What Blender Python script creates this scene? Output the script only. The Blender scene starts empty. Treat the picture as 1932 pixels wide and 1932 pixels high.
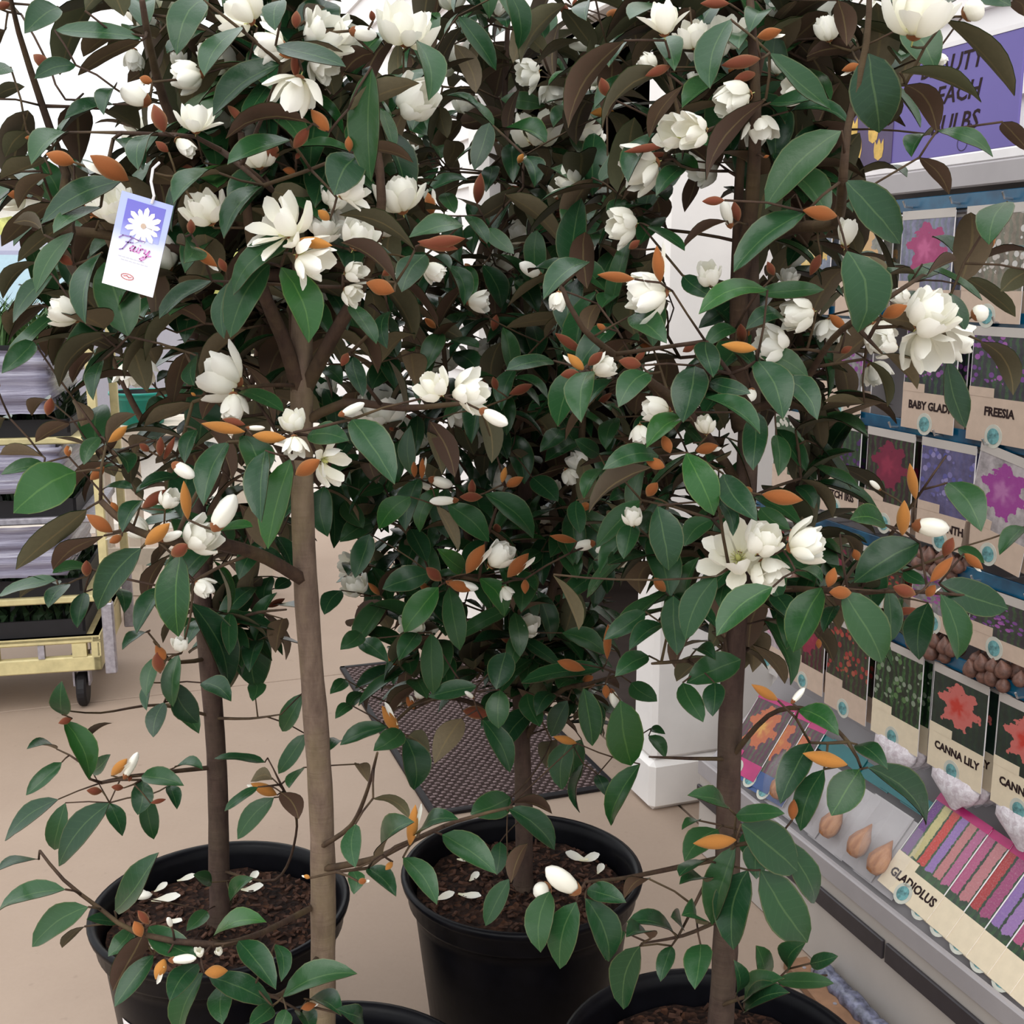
import bpy, math, random
import numpy as np
from mathutils import Vector, Matrix

SC = bpy.context.scene
COL = SC.collection
R = math.radians
random.seed(7)

# ---------------------------------------------------------------- camera
CAM_H, PITCH, FPX = 1.41, R(11.5), 2170.0
cam_d = bpy.data.cameras.new('camera'); cam = bpy.data.objects.new('camera', cam_d); COL.objects.link(cam)
cam.location = (0, 0, CAM_H); cam.rotation_euler = (R(90) - PITCH, 0, 0)
cam_d.sensor_width = 36; cam_d.lens = 36 * FPX / 1932; cam_d.clip_start = 0.02
SC.camera = cam

# ---------------------------------------------------------------- sky, light, exposure
W = bpy.data.worlds.new('overcast_sky'); SC.world = W; W.use_nodes = True
nt = W.node_tree; nt.nodes.clear()
wo = nt.nodes.new('ShaderNodeOutputWorld'); bg = nt.nodes.new('ShaderNodeBackground')
tc = nt.nodes.new('ShaderNodeTexCoord'); sx = nt.nodes.new('ShaderNodeSeparateXYZ'); mr = nt.nodes.new('ShaderNodeMapRange')
mr.inputs['From Min'].default_value = 0; mr.inputs['From Max'].default_value = 1
mr.inputs['To Min'].default_value = 1.15; mr.inputs['To Max'].default_value = 1.75
nt.links.new(tc.outputs['Generated'], sx.inputs[0]); nt.links.new(sx.outputs['Z'], mr.inputs['Value'])
nt.links.new(mr.outputs[0], bg.inputs['Strength']); bg.inputs['Color'].default_value = (0.965, 0.985, 1.0, 1)
nt.links.new(bg.outputs[0], wo.inputs[0])
sun_d = bpy.data.lights.new('hazy_sun', 'SUN'); sun_d.energy = 1.3; sun_d.angle = R(50); sun_d.color = (1, .97, .92)
sun = bpy.data.objects.new('hazy_sun', sun_d); COL.objects.link(sun); sun.rotation_euler = (R(42), R(-14), 0)
vs = SC.view_settings; vs.view_transform = 'Standard'; vs.look = 'None'; vs.gamma = 1; vs.use_curve_mapping = False
vs.exposure = 0.15

# ---------------------------------------------------------------- pixel helpers (1932 px frame)
cp, sp = math.cos(PITCH), math.sin(PITCH)
def ray(px, py):
    a, b = (px - 966) / FPX, -(py - 966) / FPX
    return Vector((a, cp + b * sp, -sp + b * cp))
def at_y(px, py, y):
    d = ray(px, py); return Vector((0, 0, CAM_H)) + d * (y / d.y)
def at_floor(px, py, z=0):
    d = ray(px, py); return Vector((0, 0, CAM_H)) + d * ((z - CAM_H) / d.z)
def depth(p):
    return p.y * cp - (p.z - CAM_H) * sp
def proj(p):
    z = depth(p); return 966 + FPX * p.x / z, 966 - FPX * (p.y * sp + (p.z - CAM_H) * cp) / z, z

# building frame: U runs along the wall away from the viewer, M points from the viewer to the wall
TH = R(19.4)
U = Vector((-math.sin(TH), math.cos(TH), 0)); Mv = Vector((math.cos(TH), math.sin(TH), 0)); UP = Vector((0, 0, 1))
def B(s, d, z=0): return U * s + Mv * d + UP * z
def s_at(px, d):      # s of the vertical plane d seen at column px
    a = (px - 966) / FPX / 0.98
    # x = a*y :  -sin*s + cos*d = a*(cos*s + sin*d)
    return d * (math.cos(TH) - a * math.sin(TH)) / (a * math.cos(TH) + math.sin(TH))

# ---------------------------------------------------------------- object helpers
def link(name, me, mats=None, parent=None, M4=None, smooth=False):
    o = bpy.data.objects.new(name, me); COL.objects.link(o)
    if mats is not None and me is not None and len(me.materials) == 0:
        for m in (mats if isinstance(mats, (list, tuple)) else [mats]): me.materials.append(m)
    if smooth and me is not None: me.shade_smooth()
    if parent is not None: o.parent = parent
    if M4 is not None: o.matrix_basis = M4
    return o
def tag(o, label, cat, group=None, kind=None):
    if label: o['label'] = label
    if cat: o['category'] = cat
    if group: o['group'] = group
    if kind: o['kind'] = kind
    return o
def thing(name, label, cat, loc=(0, 0, 0), group=None, rot=None):
    o = bpy.data.objects.new(name, None); COL.objects.link(o); o.location = loc; o.empty_display_size = .05
    if rot is not None: o.rotation_euler = rot
    return tag(o, label, cat, group)
def structure(o): o['kind'] = 'structure'; return o

class MB:                                   # collects shapes into one mesh
    def __init__(s): s.v = []; s.f = []; s.m = []; s.mi = 0
    def add(s, vs, fs):
        n = len(s.v); s.v += [tuple(v) for v in vs]; s.f += [tuple(i + n for i in f) for f in fs]; s.m += [s.mi] * len(fs)
    def box(s, c, size, X=Vector((1, 0, 0)), Y=Vector((0, 1, 0)), Z=Vector((0, 0, 1)), bev=0.0):
        c = Vector(c); a, b, d = [q / 2 for q in size]
        if bev <= 0:
            vs = [c + X * (i * a) + Y * (j * b) + Z * (k * d) for i in (-1, 1) for j in (-1, 1) for k in (-1, 1)]
            s.add(vs, [(0, 1, 3, 2), (4, 6, 7, 5), (0, 4, 5, 1), (2, 3, 7, 6), (0, 2, 6, 4), (1, 5, 7, 3)])
        else:                               # chamfered box
            vs = []; idx = {}
            for i in (-1, 1):
                for j in (-1, 1):
                    for k in (-1, 1):
                        for ax in range(3):
                            q = [a - bev, b - bev, d - bev]; q[ax] += bev
                            idx[i, j, k, ax] = len(vs); vs.append(c + X * (i * q[0]) + Y * (j * q[1]) + Z * (k * q[2]))
            fs = []
            for sg in (-1, 1):
                fs.append([idx[sg, j, k, 0] for j, k in ((-1, -1), (1, -1), (1, 1), (-1, 1))])
                fs.append([idx[i, sg, k, 1] for i, k in ((-1, -1), (1, -1), (1, 1), (-1, 1))])
                fs.append([idx[i, j, sg, 2] for i, j in ((-1, -1), (1, -1), (1, 1), (-1, 1))])
                for t in (-1, 1):
                    fs.append([idx[sg, t, -1, 0], idx[sg, t, 1, 0], idx[sg, t, 1, 1], idx[sg, t, -1, 1]])
                    fs.append([idx[sg, -1, t, 0], idx[sg, 1, t, 0], idx[sg, 1, t, 2], idx[sg, -1, t, 2]])
                    fs.append([idx[-1, sg, t, 1], idx[1, sg, t, 1], idx[1, sg, t, 2], idx[-1, sg, t, 2]])
            for i in (-1, 1):
                for j in (-1, 1):
                    for k in (-1, 1): fs.append([idx[i, j, k, 0], idx[i, j, k, 1], idx[i, j, k, 2]])
            s.add(vs, fs)
    def lathe(s, prof, c=(0, 0, 0), n=32, Z=Vector((0, 0, 1)), cap0=False, cap1=False, lump=0.0, rnd=None):
        c = Vector(c); Z = Vector(Z).normalized(); X = Z.orthogonal().normalized(); Y = Z.cross(X)
        vs = []
        for r, z in prof:
            for k in range(n):
                a = 2 * math.pi * k / n; rr = r * (1 + (rnd.uniform(-lump, lump) if rnd else 0))
                vs.append(c + Z * z + (X * math.cos(a) + Y * math.sin(a)) * rr)
        fs = [(i * n + k, i * n + (k + 1) % n, (i + 1) * n + (k + 1) % n, (i + 1) * n + k) for i in range(len(prof) - 1) for k in range(n)]
        if cap0: fs.append(tuple(range(n))[::-1])
        if cap1: fs.append(tuple((len(prof) - 1) * n + k for k in range(n)))
        s.add(vs, fs)
    def tube(s, pts, rad, n=6, caps=True):
        pts = [Vector(p) for p in pts]; rad = rad if isinstance(rad, (list, tuple)) else [rad] * len(pts)
        vs = []; X = None
        for i, p in enumerate(pts):
            t = (pts[min(i + 1, len(pts) - 1)] - pts[max(i - 1, 0)])
            t = t.normalized() if t.length > 1e-9 else UP.copy()
            X = t.orthogonal().normalized() if X is None else (X - t * X.dot(t)).normalized() if (X - t * X.dot(t)).length > 1e-6 else t.orthogonal().normalized()
            Y = t.cross(X)
            for k in range(n):
                a = 2 * math.pi * k / n; vs.append(p + (X * math.cos(a) + Y * math.sin(a)) * rad[i])
        fs = [(i * n + k, i * n + (k + 1) % n, (i + 1) * n + (k + 1) % n, (i + 1) * n + k) for i in range(len(pts) - 1) for k in range(n)]
        if caps: fs += [tuple(range(n))[::-1], tuple((len(pts) - 1) * n + k for k in range(n))]
        s.add(vs, fs)
    def mesh(s, name, smooth=False):
        me = bpy.data.meshes.new(name); me.from_pydata(s.v, [], s.f)
        if smooth: me.shade_smooth()
        return me
    def build(s, name, mats, parent=None, smooth=False, origin=None):
        if origin is not None:
            o0 = Vector(origin); s.v = [tuple(Vector(v) - o0) for v in s.v]
        me = s.mesh(name, smooth)
        o = link(name, me, mats, parent)
        if s.mi and len(me.materials) > 1: me.polygons.foreach_set('material_index', s.m)
        if origin is not None: o.location = origin if parent is None else Vector(origin) - parent.location
        return o

# ---------------------------------------------------------------- material helpers
def srgb(r, g, b):
    f = lambda c: (c / 255 / 12.92) if c / 255 <= .04045 else ((c / 255 + .055) / 1.055) ** 2.4
    return (f(r), f(g), f(b), 1)
class NT:
    def __init__(s, name, rough=.6, spec=.5, metal=0):
        s.mat = bpy.data.materials.new(name); s.mat.use_nodes = True; s.t = s.mat.node_tree; s.t.nodes.clear()
        s.out = s.n('ShaderNodeOutputMaterial'); s.p = s.n('ShaderNodeBsdfPrincipled'); s.l(s.p.outputs[0], s.out.inputs[0])
        s.p.inputs['Roughness'].default_value = rough; s.p.inputs['Specular IOR Level'].default_value = spec; s.p.inputs['Metallic'].default_value = metal
    def n(s, ty, **kw):
        nd = s.t.nodes.new(ty)
        for k, v in kw.items(): setattr(nd, k, v)
        return nd
    def l(s, a, b): s.t.links.new(a, b)
    def coord(s, kind='Object', scale=(1, 1, 1), rot=(0, 0, 0)):
        c = s.n('ShaderNodeTexCoord'); m = s.n('ShaderNodeMapping'); m.inputs['Scale'].default_value = scale; m.inputs['Rotation'].default_value = rot
        s.l(c.outputs[kind], m.inputs[0]); return m.outputs[0]
    def noise(s, vec, scale, detail=4, rough=.55, dist=0):
        nd = s.n('ShaderNodeTexNoise'); nd.inputs['Scale'].default_value = scale; nd.inputs['Detail'].default_value = detail
        nd.inputs['Roughness'].default_value = rough; nd.inputs['Distortion'].default_value = dist
        if vec is not None: s.l(vec, nd.inputs['Vector'])
        return nd.outputs['Fac']
    def ramp(s, fac, stops, interp='LINEAR'):
        nd = s.n('ShaderNodeValToRGB'); nd.color_ramp.interpolation = interp; e = nd.color_ramp.elements
        e[0].position, e[0].color = stops[0]; e[1].position, e[1].color = stops[-1]
        for p, c in stops[1:-1]:
            q = e.new(p); q.color = c
        s.l(fac, nd.inputs[0]); return nd.outputs[0]
    def math(s, op, a, b=None, c=None):
        nd = s.n('ShaderNodeMath', operation=op)
        for i, v in enumerate((a, b, c)):
            if v is None: continue
            if isinstance(v, (int, float)): nd.inputs[i].default_value = v
            else: s.l(v, nd.inputs[i])
        return nd.outputs[0]
    def mix(s, fac, a, b, mode='MIX'):
        nd = s.n('ShaderNodeMix', data_type='RGBA', blend_type=mode)
        for i, v in ((0, fac), (6, a), (7, b)):
            if isinstance(v, (int, float)): nd.inputs[i].default_value = v
            elif isinstance(v, (tuple, list)): nd.inputs[i].default_value = v
            else: s.l(v, nd.inputs[i])
        return nd.outputs[2]
    def base(s, v):
        if isinstance(v, tuple): s.p.inputs['Base Color'].default_value = v
        else: s.l(v, s.p.inputs['Base Color'])
    def bump(s, h, strength=.3, dist=.01):
        nd = s.n('ShaderNodeBump'); nd.inputs['Strength'].default_value = strength; nd.inputs['Distance'].default_value = dist
        s.l(h, nd.inputs['Height']); s.l(nd.outputs[0], s.p.inputs['Normal'])
def simple(name, c, rough=.6, spec=.5, metal=0, var=.12, scale=30, bump=0.0):
    t = NT(name, rough, spec, metal); v = t.coord('Object'); f = t.noise(v, scale)
    lo = tuple(x * (1 - var) for x in c[:3]) + (1,); hi = tuple(min(1, x * (1 + var)) for x in c[:3]) + (1,)
    t.base(t.ramp(f, [(.3, lo), (.7, hi)]))
    if bump: t.bump(f, bump, .004)
    return t.mat
# ---------------------------------------------------------------- materials
def leaf_top(name, island):
    t = NT(name, .27, .32)
    if island:
        g = t.n('ShaderNodeNewGeometry'); rnd = g.outputs['Random Per Island']; tint = None
    else:
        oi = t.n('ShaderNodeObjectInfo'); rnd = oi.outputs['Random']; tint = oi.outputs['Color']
    c = t.ramp(rnd, [(0, (.007, .030, .012, 1)), (.35, (.010, .043, .015, 1)), (.7, (.016, .060, .018, 1)), (1, (.024, .066, .022, 1))])
    uv = t.n('ShaderNodeUVMap'); s = t.n('ShaderNodeSeparateXYZ'); t.l(uv.outputs[0], s.inputs[0])
    au = t.math('ABSOLUTE', s.outputs['X'])
    rib = t.math('LESS_THAN', au, .022)
    # side veins run forward from the midrib
    ph = t.math('SUBTRACT', t.math('MULTIPLY', s.outputs['Y'], 9.0), t.math('MULTIPLY', au, 2.6))
    vein = t.math('GREATER_THAN', t.math('SINE', t.math('MULTIPLY', ph, 6.283)), .93)
    mot = t.noise(t.coord('UV', (1, 2, 1)), 5, 3)
    c = t.mix(t.math('MULTIPLY', mot, .30), c, (.020, .068, .024, 1))
    c = t.mix(t.math('MULTIPLY', vein, .10), c, (.05, .11, .045, 1))
    c = t.mix(t.math('MULTIPLY', rib, .35), c, (.10, .17, .06, 1))
    edge = t.math('GREATER_THAN', au, .470); c = t.mix(t.math('MULTIPLY', edge, .32), c, (.15, .15, .06, 1))
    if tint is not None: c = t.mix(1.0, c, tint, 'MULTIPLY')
    t.base(c); t.bump(t.math('ADD', vein, t.math('MULTIPLY', mot, 1.5)), .10, .002)
    return t.mat
def leaf_under(name, island):
    t = NT(name, .62, .3)
    if island: rnd = t.n('ShaderNodeNewGeometry').outputs['Random Per Island']
    else: rnd = t.n('ShaderNodeObjectInfo').outputs['Random']
    c = t.ramp(rnd, [(0, (.070, .032, .024, 1)), (.25, (.115, .066, .042, 1)), (.5, (.185, .145, .088, 1)), (.75, (.105, .112, .058, 1)), (1, (.075, .047, .036, 1))])
    uv = t.n('ShaderNodeUVMap'); s = t.n('ShaderNodeSeparateXYZ'); t.l(uv.outputs[0], s.inputs[0])
    au = t.math('ABSOLUTE', s.outputs['X']); rib = t.math('LESS_THAN', au, .035)
    mot = t.noise(t.coord('UV', (1, 2, 1)), 7, 3)
    c = t.mix(t.math('MULTIPLY', mot, .5), c, (.060, .055, .034, 1))
    c = t.mix(t.math('MULTIPLY', rib, .5), c, (.22, .17, .08, 1))
    t.base(c); t.bump(mot, .1, .002)
    return t.mat
M_LT, M_LU = leaf_top('leaf_gloss', False), leaf_under('leaf_underside', False)
M_LTS, M_LUS = leaf_top('leaf_gloss_mass', True), leaf_under('leaf_underside_mass', True)

def petal_mat():
    t = NT('petal_cream', .5, .35)
    uv = t.n('ShaderNodeUVMap'); s = t.n('ShaderNodeSeparateXYZ'); t.l(uv.outputs[0], s.inputs[0])
    oi = t.n('ShaderNodeObjectInfo')
    c = t.ramp(s.outputs['Y'], [(0, (.82, .78, .50, 1)), (.3, (.91, .89, .77, 1)), (1, (.94, .935, .89, 1))])
    c = t.mix(t.math('MULTIPLY', oi.outputs['Random'], .22), c, (.88, .84, .66, 1))
    fine = t.noise(t.coord('UV', (30, 2, 1)), 2, 3)
    c = t.mix(t.math('MULTIPLY', fine, .14), c, (.74, .70, .55, 1))
    t.base(c); t.bump(fine, .12, .002)
    tr = t.n('ShaderNodeBsdfTranslucent'); t.l(c, tr.inputs[0])
    mx = t.n('ShaderNodeMixShader'); mx.inputs[0].default_value = .22
    t.l(t.p.outputs[0], mx.inputs[1]); t.l(tr.outputs[0], mx.inputs[2]); t.l(mx.outputs[0], t.out.inputs[0])
    return t.mat
M_PET = petal_mat()
def budbrown():
    t = NT('rusty_felt', .8, .2); oi = t.n('ShaderNodeObjectInfo')
    f = t.noise(t.coord('Object', (1, .25, 1)), 60, 4)
    c = t.ramp(oi.outputs['Random'], [(0, (.75, .70, .7, 1)), (1, (1.1, 1.1, 1.1, 1))])
    c = t.mix(1.0, c, oi.outputs['Color'], 'MULTIPLY')
    c = t.mix(t.math('MULTIPLY', f, .4), c, (.10, .03, .012, 1))
    t.base(c); t.bump(f, .25, .002)
    t.p.inputs['Sheen Weight'].default_value = .4; t.p.inputs['Sheen Tint'].default_value = (.9, .6, .3, 1)
    return t.mat
M_BUD = budbrown()
M_PIST = simple('pistil_green', (.55, .56, .20, 1), .6, .3, 0, .3, 200)
def bark(name, a, b, lich):
    t = NT(name, .85, .25)
    v = t.coord('Object', (1, 1, .35)); f = t.noise(v, 60, 6, .65)
    ring = t.noise(t.coord('Object', (.3, .3, 6)), 20, 3)
    c = t.ramp(f, [(.3, a), (.7, b)])
    c = t.mix(t.math('MULTIPLY', t.ramp(t.noise(t.coord('Object', (1, 1, .5)), 14, 4), [(.45, (0, 0, 0, 1)), (.7, (1, 1, 1, 1))]), .6), c, lich)
    c = t.mix(t.math('MULTIPLY', ring, .35), c, a)
    t.base(c); t.bump(t.math('ADD', f, ring), .5, .003); return t.mat
M_BARK_PALE = bark('bark_pale', (.085, .055, .042, 1), (.21, .15, .11, 1), (.22, .18, .08, 1))
M_BARK_DARK = bark('bark_dark', (.032, .018, .015, 1), (.092, .056, .044, 1), (.11, .085, .055, 1))
M_TWIG = bark('twig_bark', (.028, .016, .012, 1), (.085, .050, .032, 1), (.12, .09, .036, 1))

def concrete():
    t = NT('concrete_floor', .75, .3)
    v = t.coord('Object'); big = t.noise(v, 1.3, 5); fine = t.noise(v, 90, 5, .7); mid = t.noise(v, 9, 5, .65)
    c = t.ramp(big, [(.3, (.305, .225, .172, 1)), (.7, (.375, .285, .222, 1))])
    c = t.mix(t.math('MULTIPLY', mid, .35), c, (.25, .19, .15, 1))
    c = t.mix(t.math('MULTIPLY', fine, .3), c, (.45, .35, .28, 1))
    spots = t.ramp(t.noise(v, 26, 2), [(.68, (0, 0, 0, 1)), (.76, (1, 1, 1, 1))])
    c = t.mix(t.math('MULTIPLY', spots, .35), c, (.20, .15, .12, 1))
    t.base(c); t.bump(fine, .15, .002); return t.mat
M_CONC = concrete()
M_JOINT = simple('joint_grout', (.10, .075, .06, 1), .9)
def lot():  # far ground: brighter open daylight is put into its paler colour
    t = NT('daylight_toned_lot', .85, .2); v = t.coord('Object'); f = t.noise(v, 40, 5, .7); g = t.noise(v, .6, 4)
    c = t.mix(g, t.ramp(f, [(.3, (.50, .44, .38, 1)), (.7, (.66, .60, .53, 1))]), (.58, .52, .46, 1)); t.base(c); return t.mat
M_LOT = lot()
M_WALL = simple('white_weatherboard', (.80, .77, .76, 1), .55, .35, 0, .04, 6)
M_WHITE = simple('white_paint', (.82, .79, .77, 1), .5, .4, 0, .04, 8)
M_POTBLK = simple('black_pot_plastic', (.003, .003, .0045, 1), .36, .13, 0, .3, 40, .05)
def soil_mat():
    t = NT('bark_compost', .95, .15); v = t.coord('Object'); vo = t.n('ShaderNodeTexVoronoi'); vo.inputs['Scale'].default_value = 110; t.l(v, vo.inputs['Vector'])
    c = t.ramp(vo.outputs['Color'], [(.2, (.010, .006, .005, 1)), (.65, (.028, .014, .010, 1)), (.97, (.09, .04, .022, 1))]); t.base(c)
    t.bump(vo.outputs['Distance'], .9, .006); return t.mat
M_SOIL = soil_mat()
M_CHIP = simple('bark_chip', (.062, .030, .020, 1), .9, .2, 0, .7, 60)
M_PALLETCREAM = simple('cream_enamel', (.56, .48, .25, 1), .5, .4, 0, .15, 25)
M_GALV = simple('galvanised_steel', (.36, .34, .38, 1), .45, .5, .5, .25, 60)
def film():
    t = NT('stretch_film', .22, .6); v = t.coord('Object', (1, 1, 26)); f = t.noise(v, 2.2, 6, .7, .6); g = t.noise(t.coord('Object', (2, 2, 9)), 4, 4)
    c = t.ramp(f, [(.25, (.085, .08, .13, 1)), (.5, (.22, .21, .29, 1)), (.75, (.52, .52, .60, 1))])
    c = t.mix(t.math('MULTIPLY', g, .4), c, (.14, .12, .20, 1)); t.base(c); t.bump(f, .6, .01); return t.mat
M_FILM = film()
M_BLACK = simple('black_rubber', (.012, .011, .013, 1), .6, .3)
M_SEED = simple('seedling_green', (.035, .085, .018, 1), .6, .3, 0, .5, 30)
M_SEEDD = simple('seedling_dark', (.02, .045, .018, 1), .6, .3, 0, .5, 30)
M_TEAL = simple('teal_plastic', (.0, .24, .19, 1), .4, .5, 0, .1)
M_GREYBD = simple('grey_display_board', (.36, .335, .345, 1), .5, .4, 0, .05, 10)
M_GREYLT = simple('pale_grey_plinth', (.47, .43, .40, 1), .5, .4, 0, .04, 10)
M_STRIP = simple('charcoal_strip', (.035, .03, .035, 1), .45, .5)
def bluestrip():
    t = NT('teal_blue_strip', .25, .6); f = t.noise(t.coord('Object'), 14, 3)
    t.base(t.ramp(f, [(.3, (.0, .03, .075, 1)), (.6, (.004, .095, .19, 1)), (.85, (.02, .22, .32, 1))])); return t.mat
M_BLUE = bluestrip()
M_CHROME = simple('bright_wire', (.6, .6, .62, 1), .3, .5, .9, .1)
def matmat():
    t = NT('ribbed_doormat', .95, .1); v = t.coord('Object'); f = t.noise(v, 120, 3)
    t.base(t.ramp(f, [(.3, (.022, .014, .013, 1)), (.7, (.055, .037, .034, 1))])); t.bump(f, .4, .004); return t.mat
M_MAT = matmat()
M_TUFT = simple('doormat_fleck', (.17, .125, .125, 1), .95, .1, 0, .4, 200)
M_KRAFT = simple('kraft_label', (.52, .40, .32, 1), .7, .2, 0, .05, 60)
M_KRAFTP = simple('cream_label', (.68, .58, .43, 1), .7, .2, 0, .04, 60)
M_INK = simple('dark_ink', (.022, .010, .010, 1), .7, .2)
M_LOGO = simple('teal_logo', (.11, .26, .27, 1), .6, .3, 0, .6, 120)
M_LOGOW = simple('pale_logo', (.50, .50, .44, 1), .6, .3)
M_CLEAR = None
def clear():
    t = NT('clear_film', .12, .6); t.base((.8, .78, .8, 1)); t.p.inputs['Alpha'].default_value = .11
    f = t.noise(t.coord('Object', (1, 1, .3)), 40, 3, .6, .8); t.bump(f, .7, .006); return t.mat
M_CLEAR = clear()
def net():
    t = NT('white_net_bag', .5, .4); f = t.noise(t.coord('Object', (1, 1, .2)), 90, 4, .6, .5)
    t.base(t.ramp(f, [(.3, (.50, .42, .46, 1)), (.7, (.82, .78, .82, 1))])); t.bump(f, .6, .004); return t.mat
M_NET = net()
def bulbm():
    t = NT('bulb_skin', .5, .4); f = t.noise(t.coord('Object', (1, 1, .15)), 60, 5, .6)
    t.base(t.ramp(f, [(.25, (.16, .055, .022, 1)), (.55, (.38, .16, .065, 1)), (.8, (.55, .28, .13, 1))])); t.bump(f, .3, .003); return t.mat
M_BULB = bulbm()
M_BULBD = simple('dark_bulb_skin', (.13, .062, .045, 1), .5, .4, 0, .5, 90, .2)
M_PURPLE = simple('purple_sign', (.135, .105, .34, 1), .45, .4, 0, .06, 4)
M_PURPLED = simple('dark_purple_sign', (.075, .05, .12, 1), .45, .4, 0, .2, 12)
M_CARDW = simple('white_card', (.78, .75, .76, 1), .6, .3, 0, .04)
M_MAGENTA = simple('magenta_card', (.40, .015, .13, 1), .4, .5, 0, .15, 20)
M_BLUECARD = simple('blue_card', (.02, .06, .20, 1), .4, .5)
M_TEALCARD = simple('teal_card', (.0, .10, .11, 1), .4, .5)
# ================================================================ THE SETTING
def bquad(mb, s0, s1, d0, d1, z0, z1, bev=0): mb.box(B((s0 + s1) / 2, (d0 + d1) / 2, (z0 + z1) / 2), (abs(s1 - s0), abs(d1 - d0), abs(z1 - z0)), U, Mv, UP, bev)
mb = MB(); mb.box(B(2.3, -2.5, -.06), (9.0, 15, .1), U, Mv, UP)
floor = structure(mb.build('floor', M_JOINT))
S0 = at_floor(250, 1316).dot(U); sl = [-2.1, S0 - 3.2, S0, 6.75]; dl = [-9.5, -5.6, -2.1, 1.40, 4.9]
for i in range(len(sl) - 1):
    for j in range(len(dl) - 1):
        mb = MB(); bquad(mb, sl[i] + .004, sl[i + 1] - .004, dl[j] + .004, dl[j + 1] - .004, -.012, 0, .002); mb.build('concrete_slab', M_CONC, floor)
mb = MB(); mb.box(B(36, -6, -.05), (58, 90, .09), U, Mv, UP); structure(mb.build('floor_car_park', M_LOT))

WD = 1.344; D0, D1, DH = 2.72, 4.15, 2.12; PS = 2.595
WN = 1.66
mb = MB(); bquad(mb, -1.0, PS + .02, WN + .03, WN + .12, 0, 3.2); bquad(mb, D1, 7.4, WD + .03, WD + .12, 0, 3.2); bquad(mb, D0, D1, WD + .03, WD + .12, DH, 3.2)
wall = structure(mb.build('wall_right', M_WALL))
def boards(s0, s1, z0, z1, WD=WD):
    z = z0; h = .175
    while z < z1 - .02:
        top = min(z + h, z1); a, b = WD, WD + .03
        q = [B(s0, a, z), B(s1, a, z), B(s1, a + .016, top + .012), B(s0, a + .016, top + .012), B(s0, b, z), B(s1, b, z), B(s1, b, top + .012), B(s0, b, top + .012)]
        m = MB(); m.add(q, [(0, 1, 2, 3), (5, 4, 7, 6), (0, 4, 5, 1), (3, 2, 6, 7), (0, 3, 7, 4), (1, 5, 6, 2)]); m.build('weatherboard', M_WALL, wall); z += h
boards(-1.0, PS, .0, 3.2, WN); boards(D1 + .09, 7.4, .0, 3.2); boards(D0, D1, DH + .10, 3.2)
mb = MB(); bquad(mb, PS, D0, WD - .03, WN + .12, .14, 3.2, .012); t1 = structure(mb.build('trim_1', M_WHITE))
mb = MB(); bquad(mb, PS - .008, D0 + .004, WD - .038, WN + .12, .0, .14, .014); mb.build('plinth_block', M_WHITE, t1)
mb = MB(); bquad(mb, D1, D1 + .10, WD - .02, WD + .14, 0, DH + .1, .006); structure(mb.build('trim_2', M_WHITE))
mb = MB(); bquad(mb, D0, D1 + .10, WD - .02, WD + .14, DH, DH + .1, .006); structure(mb.build('trim_3', M_WHITE))
# dim shop interior behind the doorway
M_DIM = simple('brown_shop_wall', (.075, .052, .048, 1), .8, .2, 0, .2, 5)
M_DIMF = simple('dark_shop_floor', (.06, .045, .04, 1), .6, .3, 0, .2, 8)
mb = MB(); bquad(mb, D0, 7.2, WD + .13, 4.9, -.01, .012); structure(mb.build('floor_shop', M_DIMF))
mb = MB(); bquad(mb, 2.6, 7.2, 4.9, 5.0, 0, 2.7); structure(mb.build('wall_back', M_DIM))
mb = MB(); bquad(mb, 2.5, 2.6, WN + .13, 5, 0, 2.7); structure(mb.build('wall_near', M_DIM))
mb = MB(); bquad(mb, 7.2, 7.3, WD + .13, 5, 0, 2.7); structure(mb.build('wall_far', M_DIM))
mb = MB(); bquad(mb, 2.5, 7.3, WD + .13, 5, 2.7, 2.8); structure(mb.build('ceiling', M_DIM))
# shop shelf with boxed goods glimpsed through the door
SHD = 2.9
sh = thing('shop_shelf', 'dark wooden shop shelf standing inside the dim doorway', 'shelf', B(4.2, SHD, .012))
def rel(o): return Vector(o.location)
mb = MB()
for z in (.1, .55, 1.0, 1.45, 1.9): bquad(mb, 3.2, 5.2, SHD - .15, SHD + .15, z, z + .03)
mb.build('shelf_boards', M_DIM, sh, origin=sh.location)
for ss in (3.2, 4.2, 5.2):
    mb = MB(); bquad(mb, ss - .02, ss + .02, SHD - .15, SHD + .15, .012, 2.0); mb.build('upright', M_DIM, sh, origin=sh.location)
goods = [('purple', (.16, .08, .36), 3.42, 1.03, .2, .3), ('pink', (.62, .12, .25), 3.72, 1.48, .13, .2), ('blue', (.05, .10, .42), 3.98, 1.03, .2, .26), ('white', (.7, .7, .72), 4.4, 1.48, .16, .3),
         ('red', (.45, .03, .06), 4.72, 1.03, .2, .22), ('navy', (.03, .04, .14), 3.42, .58, .26, .3), ('pale green', (.3, .45, .28), 4.0, .58, .24, .26), ('yellow', (.6, .42, .05), 4.5, .58, .2, .3),
         ('violet', (.25, .10, .45), 4.95, .58, .2, .28), ('teal', (.02, .22, .24), 5.0, 1.48, .2, .28)]
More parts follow.
